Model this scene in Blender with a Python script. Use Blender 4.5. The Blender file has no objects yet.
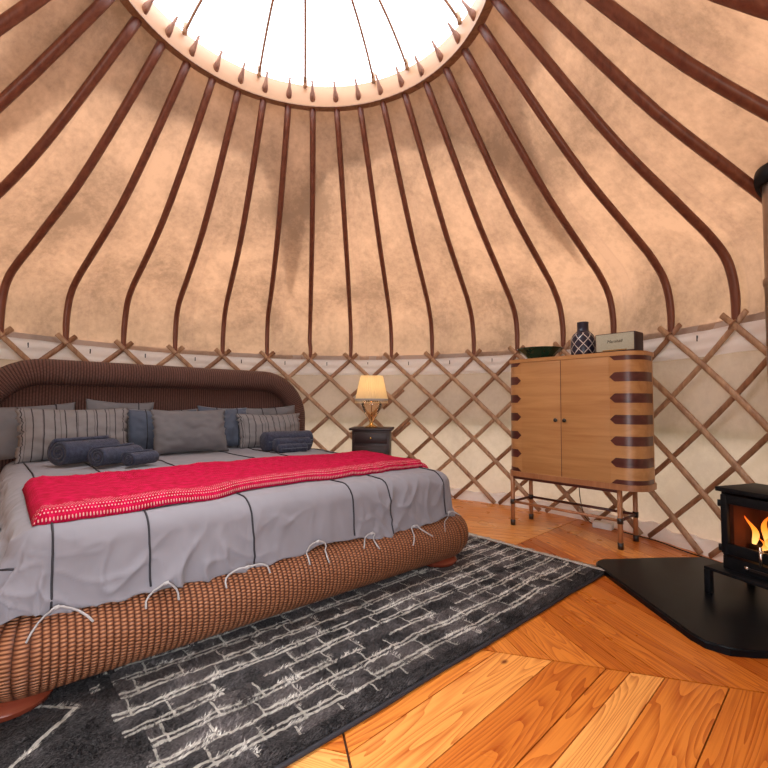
import bpy, bmesh, math, random
from math import sin, cos, pi, radians as RD, sqrt
from mathutils import Vector as V, Matrix, noise
random.seed(4)
SC = bpy.context.scene
COL = SC.collection

# ------------------------------------------------------------------ camera, light, exposure
cd = bpy.data.cameras.new('camera'); cam = bpy.data.objects.new('camera', cd); COL.objects.link(cam)
cd.sensor_width = 36; cd.lens = 449.1 / 768 * 36; cd.clip_start = .02
cam.location = (.474, -2.4455, .991)
cam.rotation_mode = 'XYZ'
cam.rotation_euler = (RD(90 + 2.724), RD(-.345), 0)
SC.camera = cam
vs = SC.view_settings
vs.view_transform = 'Standard'; vs.look = 'None'; vs.gamma = 1; vs.use_curve_mapping = False
vs.exposure = -.35

w = bpy.data.worlds.new('World'); SC.world = w; w.use_nodes = True
wn = w.node_tree.nodes; wl = w.node_tree.links; wn.clear()
wo = wn.new('ShaderNodeOutputWorld'); wb = wn.new('ShaderNodeBackground')
tc = wn.new('ShaderNodeTexCoord'); sp = wn.new('ShaderNodeSeparateXYZ'); cr = wn.new('ShaderNodeValToRGB')
wl.new(tc.outputs['Generated'], sp.inputs[0]); wl.new(sp.outputs[2], cr.inputs[0])
cr.color_ramp.elements[0].position = 0.0; cr.color_ramp.elements[0].color = (.80, .84, .92, 1)
cr.color_ramp.elements[1].position = 1.0; cr.color_ramp.elements[1].color = (1.0, 1.0, 1.0, 1)
wl.new(cr.outputs[0], wb.inputs[0]); wb.inputs[1].default_value = 6.6
wl.new(wb.outputs[0], wo.inputs[0])

def lamp(name, kind, loc, rot, energy, color=(1, 1, 1), **kw):
    d = bpy.data.lights.new(name, kind); d.energy = energy; d.color = color
    for k, v in kw.items(): setattr(d, k, v)
    o = bpy.data.objects.new(name, d); o.location = loc; o.rotation_euler = rot; COL.objects.link(o)
    return o
lamp('sun', 'SUN', (0, 0, 8), (RD(-13), RD(6), 0), 4.5, (1, .97, .93), angle=RD(38))
# daylight entering by the open doorway behind the camera
lamp('doorway_daylight', 'AREA', (.62, -3.05, 1.0), (RD(90), 0, RD(11)), 60, (.93, .96, 1), shape='RECTANGLE', size=1.2, size_y=1.3)

# ------------------------------------------------------------------ material helpers
def mk(name):
    m = bpy.data.materials.new(name); m.use_nodes = True
    nt = m.node_tree; nt.nodes.clear()
    out = nt.nodes.new('ShaderNodeOutputMaterial')
    return m, nt, out
class N:
    def __init__(s, nt): s.nt = nt
    def __call__(s, t, inp=None, **kw):
        n = s.nt.nodes.new('ShaderNode' + t)
        for k, v in kw.items(): setattr(n, k, v)
        for k, v in (inp or {}).items():
            sk = n.inputs[k]
            if hasattr(v, 'links') or isinstance(v, bpy.types.NodeSocket): s.nt.links.new(v, sk)
            else:
                if isinstance(v, tuple) and len(v) == 3 and sk.type == 'RGBA': v = v + (1,)
                sk.default_value = v
        return n
    def math(s, op, a, b=0.0, c=None):
        d = {0: a, 1: b}
        if c is not None: d[2] = c
        return s('Math', d, operation=op).outputs[0]
    def mix(s, f, a, b, mode='MIX'):
        n = s.nt.nodes.new('ShaderNodeMix'); n.data_type = 'RGBA'; n.blend_type = mode
        for i, v in ((0, f), (6, a), (7, b)):
            if isinstance(v, bpy.types.NodeSocket): s.nt.links.new(v, n.inputs[i])
            else: n.inputs[i].default_value = (v + (1,)) if isinstance(v, tuple) and len(v) == 3 else v
        return n.outputs[2]
    def ramp(s, f, *stops):
        n = s.nt.nodes.new('ShaderNodeValToRGB'); s.nt.links.new(f, n.inputs[0])
        el = n.color_ramp.elements
        while len(el) < len(stops): el.new(.5)
        for e, (p, c) in zip(el, stops):
            e.position = p; e.color = c if len(c) == 4 else tuple(c) + (1,)
        return n.outputs[0]
def bump(n, h, strength=.3, dist=.01):
    return n('Bump', {'Height': h, 'Strength': strength, 'Distance': dist}).outputs[0]
def simple(name, col, rough=.6, metal=0, nscale=0, namt=.15, bscale=0, bstr=.2, bdist=.004, **kw):
    m, nt, out = mk(name); n = N(nt)
    b = n('BsdfPrincipled', {'Base Color': col, 'Roughness': rough, 'Metallic': metal})
    for k, v in kw.items(): b.inputs[k.replace('_', ' ')].default_value = v
    co = n('TexCoord').outputs['Object']
    if nscale:
        t = n('TexNoise', {'Vector': co, 'Scale': nscale, 'Detail': 5.0}).outputs[0]
        lo = tuple(c * (1 - namt) for c in col); hi = tuple(min(1, c * (1 + namt)) for c in col)
        nt.links.new(n.ramp(t, (.3, lo), (.7, hi)), b.inputs['Base Color'])
    if bscale:
        t = n('TexNoise', {'Vector': co, 'Scale': bscale, 'Detail': 4.0}).outputs[0]
        nt.links.new(bump(n, t, bstr, bdist), b.inputs['Normal'])
    nt.links.new(b.outputs[0], out.inputs[0])
    return m
def wood(name, c1, c2, rough=.45, scale=6, axis='X', stretch=12, bstr=.15, coord='Object'):
    m, nt, out = mk(name); n = N(nt)
    co = n('TexCoord').outputs[coord]
    s = {'X': (1, stretch, stretch), 'Y': (stretch, 1, stretch), 'Z': (stretch, stretch, 1)}[axis]
    mp = n('Mapping', {'Vector': co, 'Scale': s}).outputs[0]
    t = n('TexNoise', {'Vector': mp, 'Scale': scale * .3, 'Detail': 6.0, 'Roughness': .6, 'Distortion': .6}).outputs[0]
    c = n.ramp(t, (.32, c1), (.68, c2))
    b = n('BsdfPrincipled', {'Base Color': c, 'Roughness': rough})
    nt.links.new(bump(n, t, bstr, .003), b.inputs['Normal'])
    nt.links.new(b.outputs[0], out.inputs[0])
    return m

def canvas(name, col, trans=.5, stain=.12, tcol=None, seams=False):
    m, nt, out = mk(name); n = N(nt)
    co = n('TexCoord').outputs['Object']
    t = n('TexNoise', {'Vector': co, 'Scale': 1.6, 'Detail': 8.0, 'Roughness': .62, 'Distortion': .4}).outputs[0]
    sp_ = n('TexNoise', {'Vector': co, 'Scale': 22.0, 'Detail': 5.0, 'Roughness': .7}).outputs[0]
    tt = n.math('ADD', n.math('MULTIPLY', t, .7), n.math('MULTIPLY', sp_, .3))
    lo = tuple(c * (1 - stain * 1.5) for c in col); hi = tuple(min(1, c * (1 + stain)) for c in col)
    c = n.ramp(tt, (.38, lo), (.60, hi))
    tcol = tcol or col
    tl = tuple(c_ * (1 - stain * 2) for c_ in tcol); th = tuple(min(1, c_ * (1 + stain)) for c_ in tcol)
    c2 = n.ramp(tt, (.38, tl), (.60, th))
    if seams:   # doubled sewn seams running up the roof
        us = n.math('MULTIPLY', n('SeparateXYZ', {0: n('TexCoord').outputs['UV']}).outputs[0], 18 / 16.9)
        wv = n('TexNoise', {'Vector': co, 'Scale': 1.2}).outputs[0]
        us = n.math('ADD', us, n.math('MULTIPLY', wv, .12))
        a1 = n.math('ABSOLUTE', n.math('SUBTRACT', n.math('FRACT', us), .30)); 
        ln = n.math('LESS_THAN', n.math('ABSOLUTE', n.math('SUBTRACT', a1, .045)), .006)
        ov = n.math('LESS_THAN', a1, .045)
        c2 = n.mix(n.math('ADD', n.math('MULTIPLY', ln, .30), n.math('MULTIPLY', ov, .12)), c2, (.16, .08, .05))
    fine = n('TexNoise', {'Vector': co, 'Scale': 260.0, 'Detail': 2.0}).outputs[0]
    bm_ = bump(n, n.math('ADD', fine, n.math('MULTIPLY', t, 3)), .25, .004)
    d = n('BsdfDiffuse', {'Color': c, 'Normal': bm_})
    r = n('BsdfTranslucent', {'Color': c2, 'Normal': bm_})
    mx = n('MixShader', {0: trans, 1: d.outputs[0], 2: r.outputs[0]})
    nt.links.new(mx.outputs[0], out.inputs[0])
    return m

def wicker(name, c1, c2, rib=.034, strand=.011):
    # UV in metres: u across the ribs, v along each rib's winding
    m, nt, out = mk(name); n = N(nt)
    uv = n('TexCoord').outputs['UV']; s = n('SeparateXYZ', {0: uv})
    u = n.math('DIVIDE', s.outputs[0], rib); v = n.math('DIVIDE', s.outputs[1], strand)
    k = n.math('FLOOR', u); fu = n.math('FRACT', u)
    hu = n.math('POWER', n.math('SINE', n.math('MULTIPLY', fu, pi)), .6)
    ph = n.math('ADD', v, n.math('MULTIPLY', k, .5))
    fv = n.math('FRACT', ph)
    hv = n.math('SINE', n.math('MULTIPLY', fv, pi))
    h = n.math('MULTIPLY', hu, n.math('ADD', n.math('MULTIPLY', hv, .75), .25))
    nz = n('TexNoise', {'Vector': uv, 'Scale': 60.0, 'Detail': 3.0}).outputs[0]
    nz2 = n('TexNoise', {'Vector': uv, 'Scale': 5.0, 'Detail': 2.0}).outputs[0]
    f = n.math('ADD', n.math('MULTIPLY', h, .75), n.math('MULTIPLY', n.math('ADD', nz, n.math('MULTIPLY', nz2, .5)), .25))
    c = n.ramp(f, (.2, tuple(x * .25 for x in c1)), (.5, c1), (.95, c2))
    b = n('BsdfPrincipled', {'Base Color': c, 'Roughness': .5, 'Specular IOR Level': .25, 'Normal': bump(n, h, .9, .007)})
    nt.links.new(b.outputs[0], out.inputs[0])
    return m

M = {}
M['roof'] = canvas('roof_canvas', (.47, .36, .285), .45, .2, (.285, .152, .083), True)
M['cap'] = canvas('crown_cover_canvas', (.6, .55, .5), .6, .05, (.75, .68, .62))
M['wall'] = canvas('wall_canvas', (.56, .49, .445), .45, .08, (.345, .24, .165))
M['band'] = canvas('white_canvas', (.90, .88, .86), .3, .03)
M['pole'] = wood('pole_wood', (.115, .03, .018), (.21, .07, .038), .4, 9, 'Z', 10)
M['peg'] = wood('peg_wood', (.22, .10, .07), (.38, .2, .13), .5, 9, 'Z', 10)
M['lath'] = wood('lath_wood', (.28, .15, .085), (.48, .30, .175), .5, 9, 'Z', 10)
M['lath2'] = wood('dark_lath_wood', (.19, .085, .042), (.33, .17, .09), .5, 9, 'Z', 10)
M['ring'] = wood('ash_ring', (.40, .205, .10), (.54, .31, .17), .5, 7, 'Z', .06)
M['oak'] = wood('oak_veneer', (.40, .185, .062), (.52, .27, .105), .42, 5, 'X', 14, .06)
M['walnut'] = wood('walnut_inlay', (.06, .014, .012), (.115, .03, .024), .35, 5, 'X', 12, .06)
M['legwood'] = wood('leg_wood', (.30, .12, .05), (.42, .19, .085), .4, 6, 'Z', 12, .06)
M['redwood'] = wood('red_varnished_wood', (.11, .02, .01), (.19, .04, .02), .2, 5, 'X', 8, .05)
M['mahog'] = wood('dark_mahogany', (.012, .005, .006), (.035, .012, .013), .45, 5, 'X', 8, .05)
M['black'] = simple('black_iron', (.005, .006, .008), .5, 0, 30, .3, 60, .15, Specular_IOR_Level=.18)
M['gap'] = simple('floor_gap', (.05, .015, .005), .9)
M['slate'] = simple('black_hearth_stone', (.004, .005, .007), .35, 0, 12, .3, 90, .06, .001, Specular_IOR_Level=.12)
M['steel'] = simple('brushed_steel', (.7, .68, .65), .25, 1)
M['flue'] = simple('flue_steel', (.30, .22, .17), .33, .85, 8, .2)
M['knob'] = simple('dark_knob', (.02, .014, .012), .3)
M['brass'] = simple('brass', (.55, .38, .15), .25, 1)
M['wicker'] = wicker('brown_wicker', (.125, .040, .018), (.38, .165, .08), .021, .0125)
M['wickerH'] = wicker('dark_wicker', (.075, .034, .028), (.20, .10, .078), .018, .010)
M['duvet'] = simple('grey_cotton', (.20, .195, .225), .75, 0, 3, .06, 0, Sheen_Weight=.12, Specular_IOR_Level=.25)
M['pipe'] = simple('black_piping', (.012, .012, .018), .7)
M['tie'] = simple('grey_ribbon', (.36, .35, .36), .8)
M['fringe'] = simple('fringe_wool', (.50, .47, .43), .9)
M['greyP'] = simple('grey_pillowcase', (.135, .13, .138), .8, 0, 5, .08, 200, .15, .001, Sheen_Weight=.1, Specular_IOR_Level=.2)
M['blueP'] = simple('slate_blue_pillowcase', (.055, .07, .105), .8, 0, 5, .08, 200, .15, .001, Sheen_Weight=.3)
M['towel'] = simple('slate_towel', (.038, .043, .070), .95, 0, 60, .3, 350, .8, .004, Sheen_Weight=.12, Specular_IOR_Level=.1)
M['green'] = simple('dark_green_glaze', (.006, .035, .022), .22, 0, 20, .3)
M['cream'] = simple('cream_grille_cloth', (.42, .42, .33), .75, 0, 300, .15, 500, .3, .001)
M['vinyl'] = simple('dark_brown_vinyl', (.035, .014, .016), .5, 0, 0, 0, 300, .2, .001)
M['white'] = simple('white_plastic', (.75, .74, .72), .4)
M['ground'] = simple('outdoor_grass', (.12, .16, .05), .9, 0, 3, .3)
M['log'] = simple('charred_log', (.04, .02, .012), .9, 0, 20, .5, 30, .6, .01)
M['brick'] = simple('firebrick', (.09, .025, .015), .85, 0, 10, .3)

def stripes():
    m, nt, out = mk('striped_pillowcase'); n = N(nt)
    uv = n('TexCoord').outputs['UV']; s = n('SeparateXYZ', {0: uv})
    x = n.math('MULTIPLY', s.outputs[0], 22.0)
    wob = n('TexNoise', {'Vector': uv, 'Scale': 3.0}).outputs[0]
    x = n.math('ADD', x, n.math('MULTIPLY', wob, .4))
    f = n.math('FRACT', n.math('MULTIPLY', x, .5)); f2 = n.math('FRACT', n.math('MULTIPLY', x, .31))
    l1 = n.math('LESS_THAN', n.math('ABSOLUTE', n.math('SUBTRACT', f, .5)), .055)
    l2 = n.math('LESS_THAN', n.math('ABSOLUTE', n.math('SUBTRACT', f2, .5)), .03)
    c = n.mix(n.math('MULTIPLY', l1, .9), (.19, .18, .182), (.025, .02, .025))
    c = n.mix(n.math('MULTIPLY', l2, .5), c, (.06, .045, .05))
    b = n('BsdfPrincipled', {'Base Color': c, 'Roughness': .85, 'Specular IOR Level': .2})
    nt.links.new(b.outputs[0], out.inputs[0]); return m
M['stripe'] = stripes()

def runner_mat():
    m, nt, out = mk('red_knitted_wool'); n = N(nt)
    uv = n('TexCoord').outputs['UV']; s = n('SeparateXYZ', {0: uv})
    a = n.math('DIVIDE', s.outputs[0], .0105); b_ = n.math('DIVIDE', s.outputs[1], .0105)
    row = n.math('FLOOR', b_); a2 = n.math('ADD', a, n.math('MULTIPLY', row, .5))
    da = n.math('SUBTRACT', n.math('FRACT', a2), .5); db = n.math('SUBTRACT', n.math('FRACT', b_), .5)
    d = n.math('SQRT', n.math('ADD', n.math('MULTIPLY', da, da), n.math('MULTIPLY', db, db)))
    dot = n.math('LESS_THAN', d, .22)
    nz = n('TexNoise', {'Vector': uv, 'Scale': 30.0, 'Detail': 3.0}).outputs[0]
    # white flecks thicken towards both long borders
    v = s.outputs[1]
    e = n.math('MAXIMUM', n('MapRange', {0: v, 1: .13, 2: .02}).outputs[0], n('MapRange', {0: v, 1: .66, 2: .72}).outputs[0])
    msk = n.math('MULTIPLY', dot, n.math('GREATER_THAN', n.math('ADD', e, n.math('MULTIPLY', nz, 1.2)), 1.05))
    base = n.ramp(nz, (.3, (.34, .001, .022)), (.7, (.56, .003, .065)))
    c = n.mix(n.math('MULTIPLY', msk, .65), base, (.85, .55, .50))
    hh = n.math('SUBTRACT', .6, d)
    b = n('BsdfPrincipled', {'Base Color': c, 'Roughness': .9, 'Specular IOR Level': .15, 'Normal': bump(n, hh, 1.0, .008)})
    b.inputs['Sheen Tint'].default_value = (1, .2, .3, 1)
    nt.links.new(b.outputs[0], out.inputs[0]); return m
M['runner'] = runner_mat()

def rug_mat():
    # UV in metres: u along the rug from the fringed end, v across from the free long edge
    m, nt, out = mk('charcoal_shaggy_wool'); n = N(nt)
    uv = n('TexCoord').outputs['UV']
    wv = n('TexNoise', {'Vector': uv, 'Scale': 3.2, 'Detail': 2.0}).outputs['Color']
    wf = n('TexNoise', {'Vector': uv, 'Scale': 28.0, 'Detail': 1.0}).outputs['Color']
    off = n('VectorMath', {0: wv, 1: (.5, .5, .5)}, operation='SUBTRACT').outputs[0]
    off = n('VectorMath', {0: off, 'Scale': .05}, operation='SCALE').outputs[0]
    off2 = n('VectorMath', {0: wf, 1: (.5, .5, .5)}, operation='SUBTRACT').outputs[0]
    off2 = n('VectorMath', {0: off2, 'Scale': .014}, operation='SCALE').outputs[0]
    p = n('VectorMath', {0: n('VectorMath', {0: uv, 1: off}).outputs[0], 1: off2}).outputs[0]
    s = n('SeparateXYZ', {0: p})
    u, v = s.outputs[0], s.outputs[1]
    # steps: rows across the rug, each shifted, so the long lines break and step like courses
    RW, CW = .096, .145
    sk = n.math('ADD', v, n.math('MULTIPLY', u, .0))
    r = n.math('DIVIDE', sk, RW); ri = n.math('FLOOR', r); rf = n.math('FRACT', r)
    c_ = n.math('ADD', n.math('DIVIDE', u, CW), n.math('MULTIPLY', ri, .31)); ci = n.math('FLOOR', c_); cf = n.math('FRACT', c_)
    cell = n('CombineXYZ', {0: ri, 1: ci, 2: 0.0}).outputs[0]
    rnd = n('TexWhiteNoise', {'Vector': cell}, noise_dimensions='2D').outputs[0]
    # double line: rows start with two thin white stripes
    l1 = n.math('LESS_THAN', n.math('ABSOLUTE', n.math('SUBTRACT', rf, .10)), .058)
    l2 = n.math('LESS_THAN', n.math('ABSOLUTE', n.math('SUBTRACT', rf, .34)), .058)
    en = n.math('GREATER_THAN', rnd, .07)
    ll2 = n.math('MULTIPLY', l2, n.math('GREATER_THAN', n.math('FRACT', n.math('MULTIPLY', rnd, 7.3)), .22))
    j = n.math('MULTIPLY', n.math('LESS_THAN', cf, .048), 1.0)
    line = n.math('MAXIMUM', n.math('MULTIPLY', n.math('MAXIMUM', l1, ll2), en), n.math('MULTIPLY', j, n.math('GREATER_THAN', rnd, .12)))
    us = n('SeparateXYZ', {0: uv}).outputs[0]; vs_ = n('SeparateXYZ', {0: uv}).outputs[1]
    # plain area at the far end of the rug and at the borders
    inside = n.math('MULTIPLY', n.math('LESS_THAN', n.math('ADD', us, n.math('MULTIPLY', rnd, .10)), 2.48), n.math('MULTIPLY', n.math('GREATER_THAN', vs_, .055), n.math('GREATER_THAN', us, .03)))
    fine0 = n('TexNoise', {'Vector': uv, 'Scale': 90.0, 'Detail': 2.0}).outputs[0]
    brk = n('TexNoise', {'Vector': uv, 'Scale': 14.0, 'Detail': 2.0}).outputs[0]
    line = n.math('MULTIPLY', n.math('MULTIPLY', line, inside), n.math('GREATER_THAN', n.math('ADD', brk, n.math('MULTIPLY', n.math('SUBTRACT', fine0, .5), .5)), .33))
    # one thin zigzag on the plain area
    zz = n.math('PINGPONG', n.math('ADD', vs_, .05), .34)
    zl = n.math('LESS_THAN', n.math('ABSOLUTE', n.math('SUBTRACT', n.math('SUBTRACT', us, 2.52), zz)), .009)
    line = n.math('MAXIMUM', line, n.math('MULTIPLY', zl, n.math('GREATER_THAN', us, 2.45)))
    big = n('TexNoise', {'Vector': uv, 'Scale': 1.3, 'Detail': 1.0}).outputs[0]
    st_ = n('Mapping', {'Vector': uv, 'Scale': (1.0, 2.6, 1.0), 'Rotation': (0, 0, .5)}).outputs[0]
    fine = n('TexNoise', {'Vector': st_, 'Scale': 110.0, 'Detail': 4.0, 'Roughness': .8}).outputs[0]
    mid = n('TexNoise', {'Vector': st_, 'Scale': 28.0, 'Detail': 4.0, 'Roughness': .7}).outputs[0]
    tone = n.math('ADD', n.math('MULTIPLY', rnd, .38), n.math('MULTIPLY', big, .75))
    base = n.ramp(tone, (.22, (.012, .013, .017)), (.42, (.06, .06, .068)), (.62, (.30, .265, .26)))
    plain = n.mix(inside, (.014, .017, .024), base)
    c = n.mix(n.ramp(mid, (.40, (0, 0, 0)), (.62, (.8, .8, .8))), plain, n.mix(.55, plain, (.30, .27, .27)))
    c = n.mix(n.ramp(fine, (.42, (0, 0, 0)), (.62, (.75, .75, .75))), n.mix(1.0, c, (.16, .16, .18), 'MULTIPLY'), n.mix(.32, c, (.42, .39, .39)))
    c = n.mix(line, c, n.mix(fine, (.55, .52, .47), (.92, .89, .83)))
    h = n.math('ADD', n.math('ADD', n.math('MULTIPLY', mid, 1.5), fine), n.math('MULTIPLY', line, .25))
    b = n('BsdfPrincipled', {'Base Color': c, 'Roughness': 1.0, 'Specular IOR Level': .1, 'Normal': bump(n, h, 1.0, .02)})
    nt.links.new(b.outputs[0], out.inputs[0]); return m
M['rug'] = rug_mat()

def floor_mat():
    m, nt, out = mk('larch_floorboards'); n = N(nt)
    uv = n('TexCoord').outputs['UV']
    rnd = n('Attribute', attribute_name='tone').outputs['Fac']
    s = n('SeparateXYZ', {0: uv})
    # cathedral grain: stretched, strongly distorted rings, different on every board
    vec = n('CombineXYZ', {0: n.math('MULTIPLY', s.outputs[0], .75), 1: n.math('MULTIPLY', s.outputs[1], 8.0), 2: n.math('MULTIPLY', rnd, 40.0)}).outputs[0]
    nz = n('TexNoise', {'Vector': vec, 'Scale': 1.0, 'Detail': 1.5, 'Roughness': .4}).outputs[0]
    rings = n.math('FRACT', n.math('MULTIPLY', nz, 26.0))
    rings = n.math('POWER', rings, 1.5)
    vec2 = n('CombineXYZ', {0: n.math('MULTIPLY', s.outputs[0], 3.0), 1: n.math('MULTIPLY', s.outputs[1], 130.0), 2: n.math('MULTIPLY', rnd, 40.0)}).outputs[0]
    fib = n('TexNoise', {'Vector': vec2, 'Scale': 1.0, 'Detail': 4.0}).outputs[0]
    f = n.math('ADD', n.math('MULTIPLY', rings, .34), n.math('MULTIPLY', fib, .66))
    base = n.ramp(rnd, (0.0, (.46, .115, .012)), (.35, (.62, .19, .025)), (.7, (.76, .28, .05)), (1.0, (.86, .42, .12)))
    dark = n.mix(1.0, base, (.52, .28, .14), 'MULTIPLY')
    c = n.mix(n.ramp(f, (.36, (0, 0, 0)), (.78, (1, 1, 1))), base, dark)
    # knots
    kv = n('CombineXYZ', {0: n.math('ADD', n.math('MULTIPLY', s.outputs[0], 1.2), n.math('MULTIPLY', rnd, 19.0)), 1: n.math('MULTIPLY', s.outputs[1], 2.0), 2: 0.0}).outputs[0]
    vo = n('TexVoronoi', {'Vector': kv, 'Scale': 1.0}, voronoi_dimensions='2D').outputs['Distance']
    c = n.mix(n.ramp(vo, (.008, (.95, .95, .95)), (.03, (0, 0, 0))), c, (.13, .025, .005))
    rg = n('TexNoise', {'Vector': uv, 'Scale': 4.0}).outputs[0]
    b = n('BsdfPrincipled', {'Base Color': c, 'Specular IOR Level': .3, 'Roughness': n('MapRange', {0: rg, 1: .3, 2: .7, 3: .25, 4: .40}).outputs[0], 'Normal': bump(n, f, .08, .002)})
    nt.links.new(b.outputs[0], out.inputs[0]); return m
M['floor'] = floor_mat()

def glassy(name, tint, refl=.12, rough=.02):
    m, nt, out = mk(name); n = N(nt)
    t = n('BsdfTransparent', {'Color': tint}); g = n('BsdfGlossy', {'Color': (1, 1, 1), 'Roughness': rough})
    f = n('LayerWeight', {'Blend': refl}).outputs['Fresnel']
    mx = n('MixShader', {0: f, 1: t.outputs[0], 2: g.outputs[0]}); nt.links.new(mx.outputs[0], out.inputs[0]); return m
M['dome'] = glassy('clear_dome', (.97, .98, 1), .1)
M['glass'] = glassy('stove_glass', (.85, .8, .75), .15)
M['amber'] = glassy('amber_glass', (.93, .80, .68), .3, .06)

def shade_mat():
    m, nt, out = mk('cream_pleated_silk'); n = N(nt)
    d = n('BsdfDiffuse', {'Color': (.80, .66, .45)}); t = n('BsdfTranslucent', {'Color': (.85, .66, .38)})
    mx = n('MixShader', {0: .5, 1: d.outputs[0], 2: t.outputs[0]}); nt.links.new(mx.outputs[0], out.inputs[0]); return m
M['shade'] = shade_mat()
def flame_mat(name, c1, c2, st):
    m, nt, out = mk(name); n = N(nt)
    g = n('TexCoord').outputs['UV']; s = n('SeparateXYZ', {0: g})
    c = n.ramp(s.outputs[1], (.0, c2), (.55, c1), (1, (1, .12, .01)))
    e = n('Emission', {'Color': c, 'Strength': st}); nt.links.new(e.outputs[0], out.inputs[0]); return m
M['flame'] = flame_mat('flame', (1, .30, .03), (1, .62, .2), 3.2)
M['ember'] = simple('ember', (.3, .04, .01), .9)
M['ember'].node_tree.nodes['Principled BSDF'].inputs['Emission Color'].default_value = (1, .16, .02, 1)
M['ember'].node_tree.nodes['Principled BSDF'].inputs['Emission Strength'].default_value = .8

def vase_mat():
    m, nt, out = mk('navy_diamond_glaze'); n = N(nt)
    uv = n('TexCoord').outputs['UV']; s = n('SeparateXYZ', {0: uv})
    a = n.math('PINGPONG', n.math('MULTIPLY', s.outputs[0], 8.0), .5)
    b_ = n.math('PINGPONG', n.math('DIVIDE', n.math('SUBTRACT', s.outputs[1], .02), .078), .5)
    d = n.math('SUBTRACT', n.math('ADD', a, b_), .5)
    l = n.math('LESS_THAN', n.math('ABSOLUTE', d), .055)
    zone = n.math('LESS_THAN', s.outputs[1], .185)
    c = n.mix(n.math('MULTIPLY', l, zone), (.010, .012, .035), (.55, .50, .48))
    b = n('BsdfPrincipled', {'Base Color': c, 'Roughness': .3}); nt.links.new(b.outputs[0], out.inputs[0]); return m
M['vase'] = vase_mat()

# ------------------------------------------------------------------ mesh helpers
def link(name, me, mat, parent=None):
    o = bpy.data.objects.new(name, me); COL.objects.link(o)
    if mat and not me.materials: me.materials.append(mat)
    if parent: o.parent = parent
    return o
def obj(name, bm, mat, parent=None, smooth=True):
    me = bpy.data.meshes.new(name)
    bmesh.ops.recalc_face_normals(bm, faces=bm.faces[:])
    bm.to_mesh(me); bm.free()
    if smooth:
        me.polygons.foreach_set('use_smooth', [True] * len(me.polygons))
    return link(name, me, mat, parent)
def autosmooth(o, ang=35):
    me = o.data; bm = bmesh.new(); bm.from_mesh(me)
    for e in bm.edges:
        if len(e.link_faces) == 2 and e.calc_face_angle(0) > RD(ang): e.smooth = False
    bm.to_mesh(me); bm.free(); return o
def tag(o, label=None, cat=None, group=None, kind=None):
    if label: o['label'] = label
    if cat: o['category'] = cat
    if group: o['group'] = group
    if kind: o['kind'] = kind
    return o
def empty(name, loc, rz=0, label=None, cat=None, group=None):
    o = bpy.data.objects.new(name, None); o.empty_display_size = .1; COL.objects.link(o)
    o.location = loc; o.rotation_euler = (0, 0, rz)
    return tag(o, label, cat, group)
def surf(bm, f, nu, nv, cu=False, cv=False, uvf=None):
    """grid surface f(u,v) u,v in 0..1 ; uvf(u,v) -> uv"""
    uvl = bm.loops.layers.uv.verify()
    NU = nu if cu else nu + 1; NV = nv if cv else nv + 1
    vt = [[bm.verts.new(f(i / nu, j / nv)) for j in range(NV)] for i in range(NU)]
    for i in range(nu):
        for j in range(nv):
            q = [(i, j), (i + 1, j), (i + 1, j + 1), (i, j + 1)]
            vv = [vt[a % NU][b % NV] for a, b in q]
            if len(set(vv)) < 3: continue
            try: fc = bm.faces.new(vv)
            except ValueError: continue
            for lp, (a, b) in zip(fc.loops, q):
                lp[uvl].uv = uvf(a / nu, b / nv) if uvf else (a / nu, b / nv)
    return vt
def box(bm, c, s, bev=0, mat=None, segs=2):
    r = bmesh.ops.create_cube(bm, size=1)
    m4 = Matrix.Translation(V(c)) @ (mat or Matrix.Identity(4)) @ Matrix.Diagonal((s[0], s[1], s[2], 1))
    bmesh.ops.transform(bm, matrix=m4, verts=r['verts'])
    if bev:
        es = list({e for v in r['verts'] for e in v.link_edges})
        bmesh.ops.bevel(bm, geom=es, offset=bev, segments=segs, profile=.5, affect='EDGES')
def boxo(name, c, s, mat, parent=None, bev=.003, rot=None):
    bm = bmesh.new(); box(bm, c, s, bev, rot); return autosmooth(obj(name, bm, mat, parent), 40)
def sweep(bm, path, rad, n=10, closed=False, cap=True, flat=(1, 1), up=V((0, 0, 1)), uvscale=True, useg=None):
    """tube along path (list of Vectors). rad number or list. flat=(side scale, up scale). uv = metres (along, around)"""
    path = [V(p) for p in path]; L = len(path)
    rs = rad if isinstance(rad, (list, tuple)) else [rad] * L
    T = []
    for i in range(L):
        a = path[(i - 1) % L] if (closed or i > 0) else path[i]; b = path[(i + 1) % L] if (closed or i < L - 1) else path[i]
        T.append((b - a).normalized())
    fr = []; side = None
    for i in range(L):
        t = T[i]
        if side is None:
            u0 = up if abs(t.dot(up)) < .95 else V((1, 0, 0))
            side = t.cross(u0).normalized()
        else:
            side = (side - t * side.dot(t)).normalized()
        fr.append((side.copy(), side.cross(t).normalized()))
    acc = [0]
    for i in range(1, L + 1): acc.append(acc[-1] + (path[i % L] - path[i - 1]).length)
    uvl = bm.loops.layers.uv.verify()
    rings = []
    for i in range(L):
        s, q = fr[i]
        rings.append([bm.verts.new(path[i] + s * (cos(2 * pi * k / n) * rs[i] * flat[0]) + q * (sin(2 * pi * k / n) * rs[i] * flat[1])) for k in range(n)])
    rm = max(rs)
    for i in range(L if closed else L - 1):
        for k in range(n):
            f = bm.faces.new([rings[i][k], rings[(i + 1) % L][k], rings[(i + 1) % L][(k + 1) % n], rings[i][(k + 1) % n]])
            for lp, (a, b) in zip(f.loops, [(i, k), (i + 1, k), (i + 1, k + 1), (i, k + 1)]):
                lp[uvl].uv = (acc[a], b / n * 2 * pi * rm)
    if cap and not closed:
        bm.faces.new(rings[0][::-1]); bm.faces.new(rings[-1])
    return rings
def tubeo(name, path, rad, mat, parent=None, n=8, **kw):
    bm = bmesh.new(); sweep(bm, path, rad, n, **kw); return obj(name, bm, mat, parent)
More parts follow.
